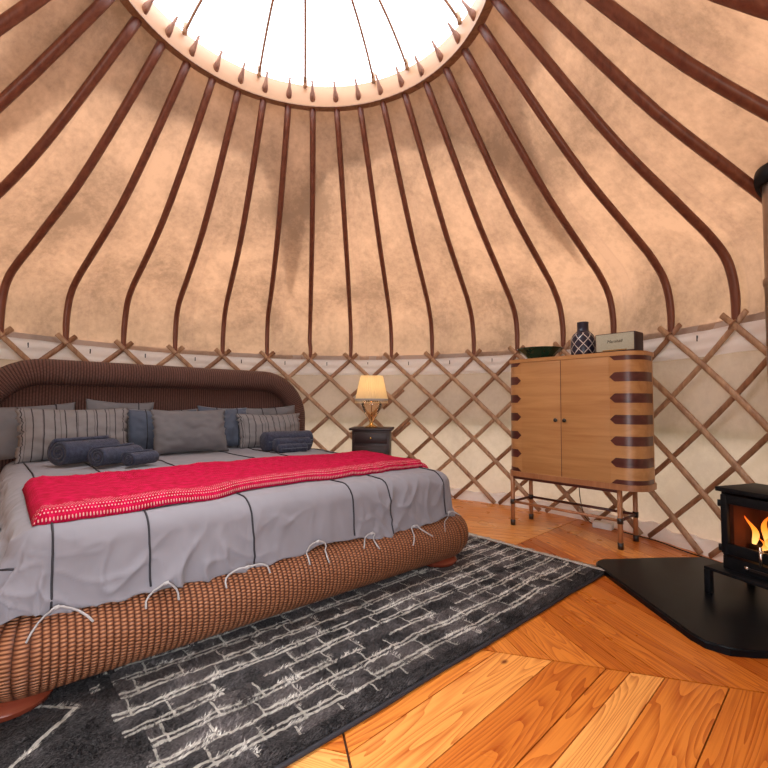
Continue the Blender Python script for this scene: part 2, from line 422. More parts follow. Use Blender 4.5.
def lathe(bm, prof, n=32, c=(0, 0, 0), mod=None):
    def f(u, v):
        i = v * (len(prof) - 1); k = min(int(i), len(prof) - 2); t = i - k
        r = prof[k][0] * (1 - t) + prof[k + 1][0] * t; z = prof[k][1] * (1 - t) + prof[k + 1][1] * t
        a = 2 * pi * u
        if mod: r *= mod(u, z)
        return (c[0] + r * cos(a), c[1] + r * sin(a), c[2] + z)
    z0 = prof[0][1]
    surf(bm, f, n, len(prof) - 1, cu=True, uvf=lambda u, v: (u, prof[min(len(prof) - 1, int(round(v * (len(prof) - 1))))][1] - z0))
def latheo(name, prof, mat, parent=None, n=32, c=(0, 0, 0), mod=None, ang=50):
    bm = bmesh.new(); lathe(bm, prof, n, c, mod); return autosmooth(obj(name, bm, mat, parent), ang)
def prism(bm, pts, z0, z1):
    lo = [bm.verts.new((x, y, z0)) for x, y in pts]; hi = [bm.verts.new((x, y, z1)) for x, y in pts]
    bm.faces.new(lo[::-1]); bm.faces.new(hi)
    for i in range(len(pts)):
        j = (i + 1) % len(pts); bm.faces.new([lo[i], lo[j], hi[j], hi[i]])
def lerp_prof(pr, t):
    i = t * (len(pr) - 1); k = min(int(i), len(pr) - 2); f = i - k
    return tuple(pr[k][c] * (1 - f) + pr[k + 1][c] * f for c in (0, 1))
def smoothprof(pts, n):
    # Catmull-Rom through pts, n samples
    out = []
    P = [pts[0]] + list(pts) + [pts[-1]]
    for s in range(n + 1):
        x = s / n * (len(pts) - 1); k = min(int(x), len(pts) - 2); t = x - k
        p0, p1, p2, p3 = [V(P[k + q]) for q in range(4)]
        out.append(tuple(.5 * ((2 * p1) + (p2 - p0) * t + (2 * p0 - 5 * p1 + 4 * p2 - p3) * t * t + (3 * p1 - p0 - 3 * p2 + p3) * t ** 3)))
    return out
def azk(k):
    return AZ0 + 10 * (k - 1) + .9 * min(1, max(0, (k - 12.6) / 2.2))
def pol(r, deg, z): return V((r * sin(RD(deg)), r * cos(RD(deg)), z))

# ------------------------------------------------------------------ setting
R = 2.70; HW = 1.51; AZ0 = -58.12; TW = 1.86
# outdoor ground
bm = bmesh.new(); box(bm, (0, 0, -.36), (24, 24, .1)); tag(obj('ground', bm, M['ground'], smooth=False), kind='structure')
bm = bmesh.new(); lathe(bm, [(0, -.30), (2.9, -.30), (2.9, -.012), (0, -.012)], 72); tag(obj('floor_base', bm, M['gap'], smooth=False), kind='structure')
# floor: six wedges of boards around the hub, boards parallel to each wedge's outer side
def build_floor():
    bm = bmesh.new(); uvl = bm.loops.layers.uv.verify(); tl = bm.faces.layers.float.new('tone_f')
    hub = V((.19, -.37)); rnd = random.Random(11)
    tones = []
    for k in range(6):
        a0 = RD(-16 + 60 * k); a1 = a0 + RD(60); am = a0 + RD(30)
        nrm = V((cos(am), sin(am))); tan = V((-sin(am), cos(am)))
        edges = [.04, .165, .33, .50, .669, .855, 1.02, 1.19, 1.365] + [1.365 + .175 * q for q in range(1, 11)]
        if k in (0, 1): edges = sorted(edges + [.762, 1.105, 1.28, 1.63])
        if k == 5: edges = sorted(edges + [1.09, 1.80])
        for d, d_next in zip(edges, edges[1:]):
            wd = d_next - d
            g = .0022
            h0, h1 = d * math.tan(RD(30)) , (d + wd) * math.tan(RD(30))
            quad = [(d + g, -h0 + g * 1.5), (d + wd - g, -h1 + g * 2.5), (d + wd - g, h1 - g * 2.5), (d + g, h0 - g * 1.5)]
            if h0 > .03 or True:
                # split very long boards so that each stays inside the round wall
                pts = [hub + nrm * x + tan * y for x, y in quad]
                if all(p.length > 2.95 for p in pts) and (hub + nrm * d).length > 2.9:
                    d += wd; continue
                vs_ = [bm.verts.new((p.x, p.y, 0)) for p in pts]
                try: f = bm.faces.new(vs_)
                except ValueError: d += wd; continue
                tone = rnd.random(); 
                if k == 1: tone = .55 + .45 * tone
                if k == 0: tone = tone * .62 + .05
                tones.append(tone)
                for lp, (x, y) in zip(f.loops, quad): lp[uvl].uv = (y + k * 7.3, x + k * 3.1)
            d += wd
    # thickness
    r = bmesh.ops.extrude_face_region(bm, geom=bm.faces[:])
    vs2 = [g for g in r['geom'] if isinstance(g, bmesh.types.BMVert)]
    bmesh.ops.translate(bm, verts=vs2, vec=(0, 0, -.012))
    # clip to the round plan
    for i in range(36):
        a = 2 * pi * i / 36
        bmesh.ops.bisect_plane(bm, geom=bm.verts[:] + bm.edges[:] + bm.faces[:], plane_co=(2.86 * cos(a), 2.86 * sin(a), 0), plane_no=(cos(a), sin(a), 0), clear_outer=True)
    me = bpy.data.meshes.new('floor'); 
    # tone per board: connected islands
    bm.faces.ensure_lookup_table(); seen = set(); at = [0.0] * len(bm.faces); k = 0; rr = random.Random(23)
    for f in bm.faces:
        if f.index in seen: continue
        st = [f]; isl = []
        seen.add(f.index)
        while st:
            q = st.pop(); isl.append(q)
            for e in q.edges:
                for g in e.link_faces:
                    if g.index not in seen: seen.add(g.index); st.append(g)
        c = isl[0].calc_center_median(); ang = (math.degrees(math.atan2(c.y + .37, c.x - .19)) + 16) % 360
        wk = int(ang // 60); t = rr.random()
        if wk == 1: t = .7 + .3 * t
        if wk == 0: t = t * .8
        for q in isl: at[q.index] = t
    bmesh.ops.recalc_face_normals(bm, faces=bm.faces[:])
    bm.to_mesh(me); bm.free()
    a = me.attributes.new('tone', 'FLOAT', 'FACE')
    for i, v in enumerate(at): a.data[i].value = v
    return tag(link('floor', me, M['floor']), kind='structure')
build_floor()

# canvas wall in four sides, with the doorway opening behind the camera
def wall_arc(name, a0, a1, r, z0, z1, mat, wav=.006, nz=14, seed=0, flare=0):
    bm = bmesh.new(); n = max(8, int((a1 - a0) / 1.25))
    def f(u, v):
        a = a0 + (a1 - a0) * u; z = z0 + (z1 - z0) * v
        w_ = wav * (noise.noise(V((a * .12, z * 3.0, seed))) + .6 * noise.noise(V((a * .5, z * 1.2, seed + 5))))
        return pol(r + w_ + flare * (1 - v), a, z)
    surf(bm, f, n, nz, uvf=lambda u, v: (u * (a1 - a0) * .047, v * (z1 - z0)))
    return obj(name, bm, mat)
for nm, a0, a1 in (('wall_back', -45, 45), ('wall_right', 45, 135), ('wall_left', -135, -45)):
    tag(wall_arc(nm, a0, a1, R + .035, -.01, HW + .05, M['wall'], .018), kind='structure')
tag(wall_arc('wall_front', 135, 157, R + .035, -.01, HW + .05, M['wall']), kind='structure')
tag(wall_arc('wall_front', 181, 225, R + .035, -.01, HW + .05, M['wall']), kind='structure')
# outer skirt of the roof hanging down over the upper wall, outside
for nm, a0, a1 in (('trim_1', -135, 157), ('trim_2', 181, 225)):
    o = wall_arc(nm, a0, a1, R + .10, .80, HW + .03, M['cap'], .01); tag(o, kind='structure')
# white valance along the top of the wall, inside; crumpled white skirt at the foot
def band(name, a0, a1):
    bm = bmesh.new(); n = int((a1 - a0) / .8)
    def f(u, v):
        a = a0 + (a1 - a0) * u
        z = 1.335 + .175 * v + .006 * noise.noise(V((a * .2, 0, 3)))
        d = .012 + .010 * abs(sin(v * 2.2 * pi)) + .010 * noise.noise(V((a * .25, v * 4, 7)))
        return pol(R + .018 - d, a, z)
    surf(bm, f, n, 14); return tag(obj(name, bm, M['band']), kind='structure')
band('trim_3', -135, 157); band('trim_4', 181, 225)
def foot_skirt(name, a0, a1):
    bm = bmesh.new(); n = int((a1 - a0) / .6)
    def f(u, v):
        a = a0 + (a1 - a0) * u
        z = .004 + .10 * v * (1 + .4 * noise.noise(V((a * .3, 0, 1))))
        return pol(R + .015 - .035 * (1 - v) ** 2 + .014 * noise.noise(V((a * .5, v * 3, 9))), a, z)
    surf(bm, f, n, 6); return tag(obj(name, bm, M['band']), kind='structure')
foot_skirt('trim_5', -100, 140)

# roof profile, canvas, outer crown cover
PROF = smoothprof([(2.70, 1.51), (2.703, 1.72), (2.65, 1.92), (2.52, 2.075), (2.33, 2.23), (1.84, 2.645), (1.12, 3.42)], 36)
def off(prof, d):
    o = []
    for i, p in enumerate(prof):
        a = V(prof[max(0, i - 1)]); b = V(prof[min(len(prof) - 1, i + 1)]); t = (b - a).normalized()
        o.append((p[0] + t.y * d, p[1] - t.x * d))
    return o
PC = off(PROF, .034); PC[0] = (R + .04, 1.49)
def nearpole(a, twi):
    x = ((a - AZ0 - twi) / 10.0) % 1.0
    return min(x, 1 - x) * 2      # 0 at pole, 1 midway
bm = bmesh.new()
def froof(u, v):
    a = -180 + 360 * u; r, z = lerp_prof(PC, v)
    m_ = nearpole(a, TW * max(0, (2.6 - r) / 1.5)); b = (m_ * m_ * (3 - 2 * m_)) * sin(pi * min(1, v * 1.02))
    s = .025 * b + .014 * noise.noise(V((a * .12, v * 7, 1))) * b + .006 * noise.noise(V((a * .5, v * 14, 4))) * min(1, b * 2)
    return pol(r + s * .7, a, z + s * .7)
surf(bm, froof, 432, 44, cu=True, uvf=lambda u, v: (u * 16.9, v * 2.6))
tag(obj('ceiling', bm, M['roof']), kind='structure')
bm = bmesh.new()
PO = off(PROF, .085)
def fcap(u, v):
    a = -180 + 360 * u
    t = abs(((a + 13 + 36) % 72) - 36) / 36
    # ripple of the scallop between the points
    rmax = 1.42 + 1.16 * (1 - t) ** 8 + .06 * sin(t * pi) 
    r = 1.10 + (rmax - 1.10) * v
    # find z on outer profile
    for i in range(len(PO) - 1, 0, -1):
        if PO[i][0] <= r <= PO[i - 1][0]:
            q = (r - PO[i][0]) / (PO[i - 1][0] - PO[i][0] + 1e-9); z = PO[i][1] + q * (PO[i - 1][1] - PO[i][1]); break
    else: z = PO[-1][1] + (PO[-1][0] - r) * 1.0
    return pol(r + .004 * noise.noise(V((a * .2, v * 3, 2))), a, z)
surf(bm, fcap, 480, 12, cu=True)
tag(obj('trim_6', bm, M['cap']), kind='structure')

# ------------------------------------------------------------------ crown wheel
cw = empty('crown_wheel', (0, 0, 3.40), label='round pale wooden crown ring framing the bright skylight at the roof top', cat='roof ring')
bm = bmesh.new()
cp = [(1.075, 0), (1.125, 0), (1.13, .02), (1.13, .16), (1.12, .172), (1.08, .172), (1.072, .16), (1.072, .01)]
def fring(u, v):
    k = int(round(v * len(cp))) % len(cp); return (cp[k][0] * cos(2 * pi * u), cp[k][0] * sin(2 * pi * u), cp[k][1])
surf(bm, fring, 144, len(cp), cu=True, cv=True, uvf=lambda u, v: (u * 7, v * .5))
autosmooth(obj('ring', bm, M['ring'], cw), 40)
bm = bmesh.new()
def fdk(u, v):
    q = [(1.069, -.006), (1.126, -.006), (1.126, .0), (1.069, .0)][int(round(v * 4)) % 4]; return (q[0] * cos(2 * pi * u), q[0] * sin(2 * pi * u), q[1])
surf(bm, fdk, 144, 4, cu=True, cv=True); autosmooth(obj('lower_edge_strip', bm, M['lath2'], cw), 40)
# bent hoops across the opening
for az in (-60, -29, -9.5, 21, 37, 66):
    pts = []
    for i in range(33):
        t = -1 + i / 16; rr = 1.055 * t
        z = .15 + .42 * (1 - abs(t) ** 2.6)
        pts.append((rr * sin(RD(az)), rr * cos(RD(az)), z))
    tubeo('hoop', pts, .0095, M['lath2'], cw, 8)
    for s in (-1, 1):
        b = V((1.055 * s * sin(RD(az)), 1.055 * s * cos(RD(az)), .135)); b2 = V((1.04 * s * sin(RD(az)), 1.04 * s * cos(RD(az)), .205))
        tubeo('hoop_socket', [b, b2], .016, M['lath'], cw, 8)
# cord round the top of the ring
tubeo('cord', [(1.10 * cos(2 * pi * i / 72), 1.10 * sin(2 * pi * i / 72), .215 + .012 * abs(sin(i * pi / 6))) for i in range(72)], .0035, M['lath2'], cw, 5, closed=True)
bm = bmesh.new()
def fd(u, v):
    t = v; return (1.16 * sin(t * pi / 2) * cos(2 * pi * u), 1.16 * sin(t * pi / 2) * sin(2 * pi * u), .20 + .46 * cos(t * pi / 2))
surf(bm, fd, 64, 14, cu=True); bmesh.ops.remove_doubles(bm, verts=bm.verts[:], dist=.0005)
tag(obj('skylight_dome', bm, M['dome'], None), 'clear domed skylight cover above the round roof opening', 'skylight')
bpy.data.objects['skylight_dome'].location = (0, 0, 3.40)

# ------------------------------------------------------------------ roof poles (one every ten degrees)
PL = {
 -3: 'leftmost, crossing only the top left corner',
 -2: 'second from the left, leaving the left edge high up',
 -1: 'third from the left, leaving the left edge above the headboard',
 0: 'fourth from the left, ending beside the left end of the headboard',
 1: 'ending above the striped cushion behind the rolled towels',
 2: 'ending above the headboard, between striped and centre cushions',
 3: 'ending above the left half of the plain centre cushion',
 4: 'ending above the right edge of the plain centre cushion',
 5: 'ending above the folded towels and striped right cushion',
 6: 'with a kinked foot, ending at the headboard right shoulder',
 7: 'ending just left of the table lamp',
 8: 'ending just right of the table lamp',
 9: 'ending second to the right of the table lamp',
 10: 'ending third to the right of the table lamp',
 11: 'ending at the left edge of the cabinet beside the bowl',
 12: 'coming down behind the green bowl and vase',
 13: 'coming down behind the speaker on the cabinet',
 14: 'ending just right of the oak cabinet',
 15: 'ending on the lattice just left of the stove pipe',
 16: 'running down to the stove pipe at the right edge',
 17: 'second from the right, above the stove pipe',
 18: 'rightmost, crossing only the top right corner'}
PP = [p for p in PROF]
def make_pole(k):
    az = azk(k)
    root = empty('roof_pole', pol(R, az, HW), 0)
    o0 = V(root.location)
    pts = []; rs = []
    npt = 26
    for i in range(npt + 1):
        v = i / npt; r, z = lerp_prof(PP, v)
        tw = TW * max(0, (2.6 - r) / 1.5)
        wob = .0
        if k in (6,) and v < .12: wob = .35 * sin(v / .12 * pi) + .5 * (v / .12)
        w1 = .10 * noise.noise(V((k * 3.1, v * 2.5, 0))) * sin(pi * v)
        p = pol(r - .012, az + tw + wob * .4 + w1 * 2 + (3.2 * max(0, k - 17) - 1.6 * max(0, -k - 1)) * (r - 1.1) / 1.6, z); pts.append(p - o0); rs.append(.031 + .004 * v if v > .12 else .024 + .007 * v / .12)
    bm = bmesh.new(); sweep(bm, pts, rs, 10, flat=(1, .72)); obj('pole', bm, M['pole'], root)
    # tapered end coming through the ring
    e = pol(1.09, az + TW, 3.445); tip = pol(.985, az + TW, 3.545)
    tubeo('peg', [e - o0, e.lerp(tip, .35) - o0, e.lerp(tip, .55) - o0, tip - o0], [.024, .021, .013, .007], M['peg'], root, 8)
    tag(root, 'dark wooden roof pole ' + PL[k], 'roof pole', 'bent wooden roof poles')
for k in range(-3, 19):
    make_pole(k)

# ------------------------------------------------------------------ lattice wall
tr = empty('lattice_wall', (0, 0, 0), label='crisscross wooden lattice of brown laths standing round the canvas wall', cat='trellis')
def lath(az_top, dirn, r, mat, ext=.045, kmax=6.98, wd=.0155):
    pts = []
    for i in range(16):
        k = -.33 + (kmax + .33) * i / 15
        z = HW - .2145 * k; 
        pts.append(pol(r, az_top + dirn * 5 * k, z))
    bm = bmesh.new(); sweep(bm, pts, wd, 8, flat=(.5, 1), up=V((0, 0, 1)))
    return obj('lath', bm, mat, tr)
lr = random.Random(3)
for k in range(-6, 21):
    az = azk(k)
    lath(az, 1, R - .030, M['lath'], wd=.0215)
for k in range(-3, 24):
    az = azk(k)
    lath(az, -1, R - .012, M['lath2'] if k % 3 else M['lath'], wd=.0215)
# where two lattice sections overlap the laths lie double
bm = bmesh.new()
for (a, k0, k1) in ((1.88 + 20, 1.6, 2.6), (11.88 + 20, 3.3, 4.6)):
    pts = [pol(R - .014, a - 5 * (k0 + (k1 - k0) * i / 5) + 1.1, HW - .2145 * (k0 + (k1 - k0) * i / 5)) for i in range(6)]
    sweep(bm, pts, .016, 8, flat=(.5, 1))
    obj('overlap_lath', bm, M['lath2'], tr); bm = bmesh.new()
bm.free()
# knots tying the pole feet and lath crossings
for k in range(-2, 19):
    az = azk(k)
    c = pol(R - .035, az, HW - .002)
    tubeo('tie_cord', [c + pol(.026, az + 90, 0) + V((0, 0, .026)), c + pol(.014, az + 180, 0), c - pol(.026, az + 90, 0) - V((0, 0, .026))], .006, M['lath2'], tr, 6)
for k in range(-2, 19):
    az = azk(k) + 4.2
    c = pol(R - .004, az, HW - .045)
    tubeo('toggle', [c + V((0, 0, .018)), c - V((0, 0, .022))], .0045, M['black'], bpy.data.objects['trim_3'], 6)

# ------------------------------------------------------------------ hearth, stove, flue
hp = [(1.80, .40), (1.775, .34), (1.785, -.48), (1.80, -.55), (1.86, -.605), (1.95, -.62), (2.52, -.64), (2.60, -.2), (2.60, .30), (2.53, .49), (2.3, .475), (1.86, .44)]
bm = bmesh.new(); prism(bm, hp, 0, .032)
bmesh.ops.bevel(bm, geom=[e for e in bm.edges if abs(e.verts[0].co.z - e.verts[1].co.z) < .001 and e.verts[0].co.z > .01], offset=.008, segments=3, affect='EDGES')
o = autosmooth(obj('hearth_slab', bm, M['slate']), 30); tag(o, 'low black stone hearth slab with rounded corners under the wood stove', 'hearth')

SA = V((2.149, -.056, .032)); su = V((.34, -.94, 0)).normalized(); sv = V((.94, .34, 0)).normalized()
srz = math.atan2(su.y, su.x)
st = empty('wood_stove', SA + su * .25 + sv * .18, srz, 'black cast iron wood stove with glass door and burning fire on the hearth', 'stove')
# local frame: +x along the front (away from left edge), +y towards the back (sv)
# check handedness: rot z by srz maps y to (-sin,cos) = sv
def sb(name, x0, x1, y0, y1, z0, z1, mat=M['black'], bev=.004, parent=st):
    return boxo(name, ((x0 + x1) / 2, (y0 + y1) / 2, (z0 + z1) / 2), (x1 - x0, y1 - y0, z1 - z0), mat, parent, bev)
L0, L1 = -.25, .25
# stand
sd = sb('stand', L0, L1, -.18, .18, .118, .134)
for x in (L0, L1 - .03):
    for y in (-.18, .15):
        sb('leg', x, x + .03, y, y + .03, 0, .118, bev=.002)
B0, B1, F0 = -.195, .215, -.115
sb('base_panel', B0, B1, F0, .17, .134, .20)
sb('back_panel', B0, B1, .15, .17, .20, .525)
sb('side_panel', B0, B0 + .02, F0, .15, .20, .525); sb('side_panel', B1 - .02, B1, F0, .15, .20, .525)
sb('top_plate', B0 - .018, B1 + .018, F0 - .02, .185, .525, .548)
sb('firebrick', B0 + .02, B1 - .02, .12, .15, .20, .46, M['brick'], 0); sb('firebrick', B0 + .02, B0 + .04, F0 + .03, .12, .20, .46, M['brick'], 0); sb('firebrick', B1 - .04, B1 - .02, F0 + .03, .12, .20, .46, M['brick'], 0)
# door frame with glass
D0, D1 = B0 + .006, B1 - .006
bm = bmesh.new()
for x0, x1, z0, z1 in ((D0, D0 + .032, .215, .512), (D1 - .032, D1, .215, .512), (D0 + .032, D1 - .032, .468, .512), (D0 + .032, D1 - .032, .215, .268)):
    box(bm, ((x0 + x1) / 2, F0 - .008, (z0 + z1) / 2), (x1 - x0, .02, z1 - z0), .003)
dr = autosmooth(obj('door', bm, M['black'], st), 40)
o = boxo('glass_pane', ((D0 + D1) / 2, F0 - .003, .368), (D1 - D0 - .06, .004, .204), M['glass'], st, 0); o.parent = dr
for z in (.24, .465):
    tubeo('hinge', [(D0 - .006, F0 - .012, z - .016), (D0 - .006, F0 - .012, z + .016)], .010, M['black'], dr, 10)
tubeo('door_handle', [(.01, F0 - .05, .300), (.01, F0 - .05, .205)], .0065, M['steel'], dr, 10)
tubeo('handle_arm', [(.01, F0 - .05, .29), (.01, F0 - .012, .25)], .005, M['steel'], dr, 8)
latheo('air_knob', [(0, -.006), (.009, -.006), (.010, 0), (.009, .008), (0, .009)], M['steel'], st, 16, (-.075, F0 - .012, .172))
boxo('vent_slot', (.01, F0 - .002, .165), (.16, .006, .012), M['knob'], st, .001)
# logs, embers, flames inside
for i, (x0, y0, x1, y1, z, r) in enumerate([(-.14, .02, .16, .06, .235, .030), (-.10, .08, .15, .0, .262, .026), (-.05, -.04, .17, .09, .232, .024)]):
    tubeo('log', [(x0, y0, z), ((x0 + x1) / 2, (y0 + y1) / 2, z + .008), (x1, y1, z + .003)], r, M['log'], st, 9)
boxo('ember_bed', (.01, .03, .207), (.32, .14, .014), M['ember'], st, .004)
def flame(x, y, z, h, wd, lean, seed):
    bm = bmesh.new()
    def f(u, v):
        c = V((x + lean * v * v + .018 * sin(v * 5 + seed) * v, y + .01 * sin(v * 4 + seed), z + h * v))
        r = wd * (sin(pi * min(1, .12 + v * .88)) ** .8) * (1 - .55 * v) + .0008
        return c + V((r * cos(2 * pi * u), .45 * r * sin(2 * pi * u), 0))
    surf(bm, f, 10, 14, cu=True); return obj('flame', bm, M['flame'], st)
for i, a in enumerate([(-.115, .0, .265, .135, .020, -.02), (-.075, .03, .255, .165, .022, .014), (-.04, -.01, .255, .10, .018, .02), (-.01, .03, .26, .13, .022, .0), (.03, .0, .255, .155, .020, -.01), (.07, .03, .25, .12, .020, .015), (.11, .0, .25, .09, .018, -.01), (-.06, -.03, .24, .07, .016, 0), (.02, -.035, .24, .075, .018, .01)]):
    flame(*a, i * 1.7)
lamp('firelight', 'POINT', st.location + sv * -.0 + V((0, 0, .34)), (0, 0, 0), .8, (1, .35, .10), shadow_soft_size=.05)
# flue
fx = SA + su * .262 + sv * .240
fl = empty('stove_pipe', (fx.x, fx.y, .580), 0, 'tall metal stove pipe rising from the wood stove through the roof', 'stove pipe')
latheo('lower_pipe', [(.0, 0), (.060, 0), (.060, .06), (.056, .062), (.056, .30), (.0, .30)], M['flue'], fl, 28)
latheo('upper_pipe', [(.0, .28), (.067, .28), (.067, 1.02), (.073, 1.03), (.073, 1.06), (.064, 1.07), (.064, 2.6), (0, 2.6)], M['flue'], fl, 28)
fz = 2.115
o = latheo('roof_flashing', [(.062, -.035), (.082, -.035), (.105, -.012), (.125, .03), (.11, .07), (.062, .09)], M['black'], fl, 32, (0, 0, 0)); o.location = (.0, 0, fz - .580); o.rotation_euler = (0, RD(38), RD(-5))

# ------------------------------------------------------------------ rug
RA = V((1.785, .262)); r1 = V((-.740, -.673)).normalized(); r2 = V((-.673, .740)).normalized()
rg = empty('rug', (RA.x, RA.y, 0), math.atan2(r1.y, r1.x), 'charcoal shaggy rug with white broken brick-like lines under the bed foot', 'rug')
# local: +x along length, +y = ... rot(r1 angle) y -> (-r1.y, r1.x) = (.673,-.74) -> so use -y for across
RLn, RWd = 3.05, 2.0
bm = bmesh.new()
def frug(u, v):
    x, y = u * RLn, v * RWd
    wob = .008 * noise.noise(V((x * 3, v * 2, 0)))
    ed = min(x, y, RLn - x, RWd - y); z = .004 + .018 * min(1, max(0, ed) / .02)
    z += (.005 * noise.noise(V((x * 40, y * 40, 0))) + .004 * noise.noise(V((x * 15, y * 15, 4)))) * min(1, max(0, ed) / .02)
    return (x, -y + wob, z)
surf(bm, frug, 340, 220, uvf=lambda u, v: (u * RLn, v * RWd))
obj('backing', bm, M['rug'], rg)
import numpy as np
def pile():
    g = np.random.default_rng(7); n = 170000
    x = g.uniform(.01, RLn - .01, n); y = g.uniform(.008, 1.15, n)
    gx, gy = np.meshgrid(np.linspace(0, RLn, 130), np.linspace(0, 1.2, 52), indexing='ij')
    fl_ = np.array([noise.noise(V((a_ * 7, b_ * 7, 1))) * 1.6 + noise.noise(V((a_ * 20, b_ * 20, 3))) for a_, b_ in zip(gx.ravel(), gy.ravel())]).reshape(gx.shape)
    ix = np.clip((x / RLn * 129).astype(int), 0, 129); iy = np.clip((y / 1.2 * 51).astype(int), 0, 51)
    f = fl_[ix, iy]
    ang = 2.2 + 1.6 * f + g.normal(0, .5, n)
    L_ = g.uniform(.010, .019, n) * (1 + .3 * f); h_ = g.uniform(.006, .015, n) * (1 - .35 * f)
    wv_ = g.uniform(.0011, .0022, n)
    dx, dy = np.cos(ang), np.sin(ang)
    base = np.stack([x, -y, np.full(n, .018)], 1)
    side = np.stack([-dy, dx, np.zeros(n)], 1) * wv_[:, None]
    tip = base + np.stack([dx * L_, dy * L_, h_], 1)
    tip[:, 1] = np.minimum(tip[:, 1], .004)
    tip[:, 0] = np.maximum(tip[:, 0], -.004)
    co = np.stack([base - side, base + side, tip], 1).reshape(-1, 3)
    me = bpy.data.meshes.new('pile')
    me.vertices.add(n * 3); me.vertices.foreach_set('co', co.astype('f4').ravel())
    me.loops.add(n * 3); me.loops.foreach_set('vertex_index', np.arange(n * 3, dtype='i4'))
    me.polygons.add(n); me.polygons.foreach_set('loop_start', np.arange(n, dtype='i4') * 3); me.polygons.foreach_set('loop_total', np.full(n, 3, 'i4'))
    ul = me.uv_layers.new(name='UVMap'); ul.data.foreach_set('uv', np.repeat(np.stack([x, y], 1), 3, 0).astype('f4').ravel())
    me.update(); me.validate()
    o = link('pile', me, M['rug'], rg); o['kind'] = 'stuff'
pile()
tubeo('edge_binding', [(x / 20 * RLn, .008 * noise.noise(V((x / 20 * RLn * 3, 0, 0))), .010) for x in range(21)], .008, M['pipe'], rg, 6)
bm = bmesh.new(); fr_ = random.Random(2)
for i in range(300):
    y = -i / 300 * RWd - .003; a = fr_.uniform(-.02, .02); L_ = fr_.uniform(.05, .10)
    sweep(bm, [(0.012, y, .024), (-.012, y + a * .2, .024), (-L_ * .5, y + a * .5, .014), (-L_, y + a * 1.5, .005)], [.0035, .0035, .003, .0025], 4)
o = obj('fringe', bm, M['fringe'], rg); tag(o, 'pale knotted fringe', kind='stuff')

# ------------------------------------------------------------------ bed
TH = RD(41); BO = V((.1046, -.4572, 0))
bed = empty('bed', BO, TH, 'large wicker bed with arched headboard and rolled base, dressed in grey', 'bed')
# local frame: x = e1 along the foot (right = towards the cabinet), y = e2 towards the headboard
XL, XR = -1.15, 1.335
# rolled wicker base rim: right side, foot, left side
rr_ = .134; yc = .130; zc = .196
pth = []
cr_ = .12
pth += [(XR - rr_, 2.15 - i * (2.15 - yc - cr_) / 12, zc) for i in range(12)]
pth += [(XR - rr_ - cr_ + cr_ * cos(a), yc + cr_ - cr_ * sin(a), zc) for a in [i * pi / 2 / 8 for i in range(9)]]
x1_ = XR - rr_ - cr_; x0_ = XL + rr_ + cr_
pth += [(x1_ + (x0_ - x1_) * i / 20, yc, zc) for i in range(1, 20)]
pth += [(XL + rr_ + cr_ - cr_ * sin(a), yc + cr_ - cr_ * cos(a), zc) for a in [i * pi / 2 / 8 for i in range(9)]]
pth += [(XL + rr_, yc + cr_ + i * (2.15 - yc - cr_) / 12, zc) for i in range(1, 13)]
bm = bmesh.new(); sweep(bm, pth, rr_, 32); base = obj('base_rim', bm, M['wicker'], bed)
boxo('platform', ((XL + XR) / 2, 1.15, .21), (XR - XL - .3, 2.0, .16), M['wickerH'], bed)
for (x, y) in ((-.955, .17), (1.08, .17), (-.965, 2.0), (1.08, 2.0)):
    latheo('bun_foot', [(0, 0), (.095, 0), (.118, .014), (.124, .03), (.112, .05), (.07, .062), (0, .064)], M['redwood'], bed, 28, (x, y, .022 if y < 1 else .022))
# headboard: arched tube + panel
HXL, HXR, HZ = -1.20, 1.345, 1.214
yb = 2.22
ro = .36
hp_ = [(HXR - .09, yb, .10 + i * (HZ - ro - .10) / 8) for i in range(8)]
hp_ += [(HXR - .09 - ro + ro * cos(a), yb, HZ - ro + ro * sin(a)) for a in [i * pi / 2 / 10 for i in range(11)]]
hp_ += [(HXR - .09 - ro + (HXL + .09 + ro - (HXR - .09 - ro)) * i / 20, yb, HZ) for i in range(1, 20)]
hp_ += [(HXL + .09 + ro - ro * sin(a), yb, HZ - ro + ro * cos(a)) for a in [i * pi / 2 / 10 for i in range(11)]]
hp_ += [(HXL + .09, yb, HZ - ro - i * (HZ - ro - .10) / 8) for i in range(1, 9)]
bm = bmesh.new(); sweep(bm, hp_, .092, 28); obj('headboard_roll', bm, M['wickerH'], bed)
bm = bmesh.new()
def fhb(u, v):
    x = HXL + .09 + (HXR - HXL - .18) * u
    top = HZ
    for s_, xe in ((1, HXR - .09), (-1, HXL + .09)):
        d = (xe - x) * s_
        if d < ro: top = min(top, HZ - ro + sqrt(max(0, ro * ro - (ro - d) ** 2)))
    z = .15 + (top - .15) * v
    return (x, yb + .015, z)
surf(bm, fhb, 60, 12, uvf=lambda u, v: (u * 2.36, v * 1.1))
o = obj('headboard_panel', bm, M['wickerH'], bed)
sm = o.modifiers.new('thick', 'SOLIDIFY'); sm.thickness = .03; sm.offset = 1
# seam roll under the big roll
# mattress
boxo('mattress', (.085, 1.15, .42), (1.88, 1.98, .28), M['greyP'], bed, .05)

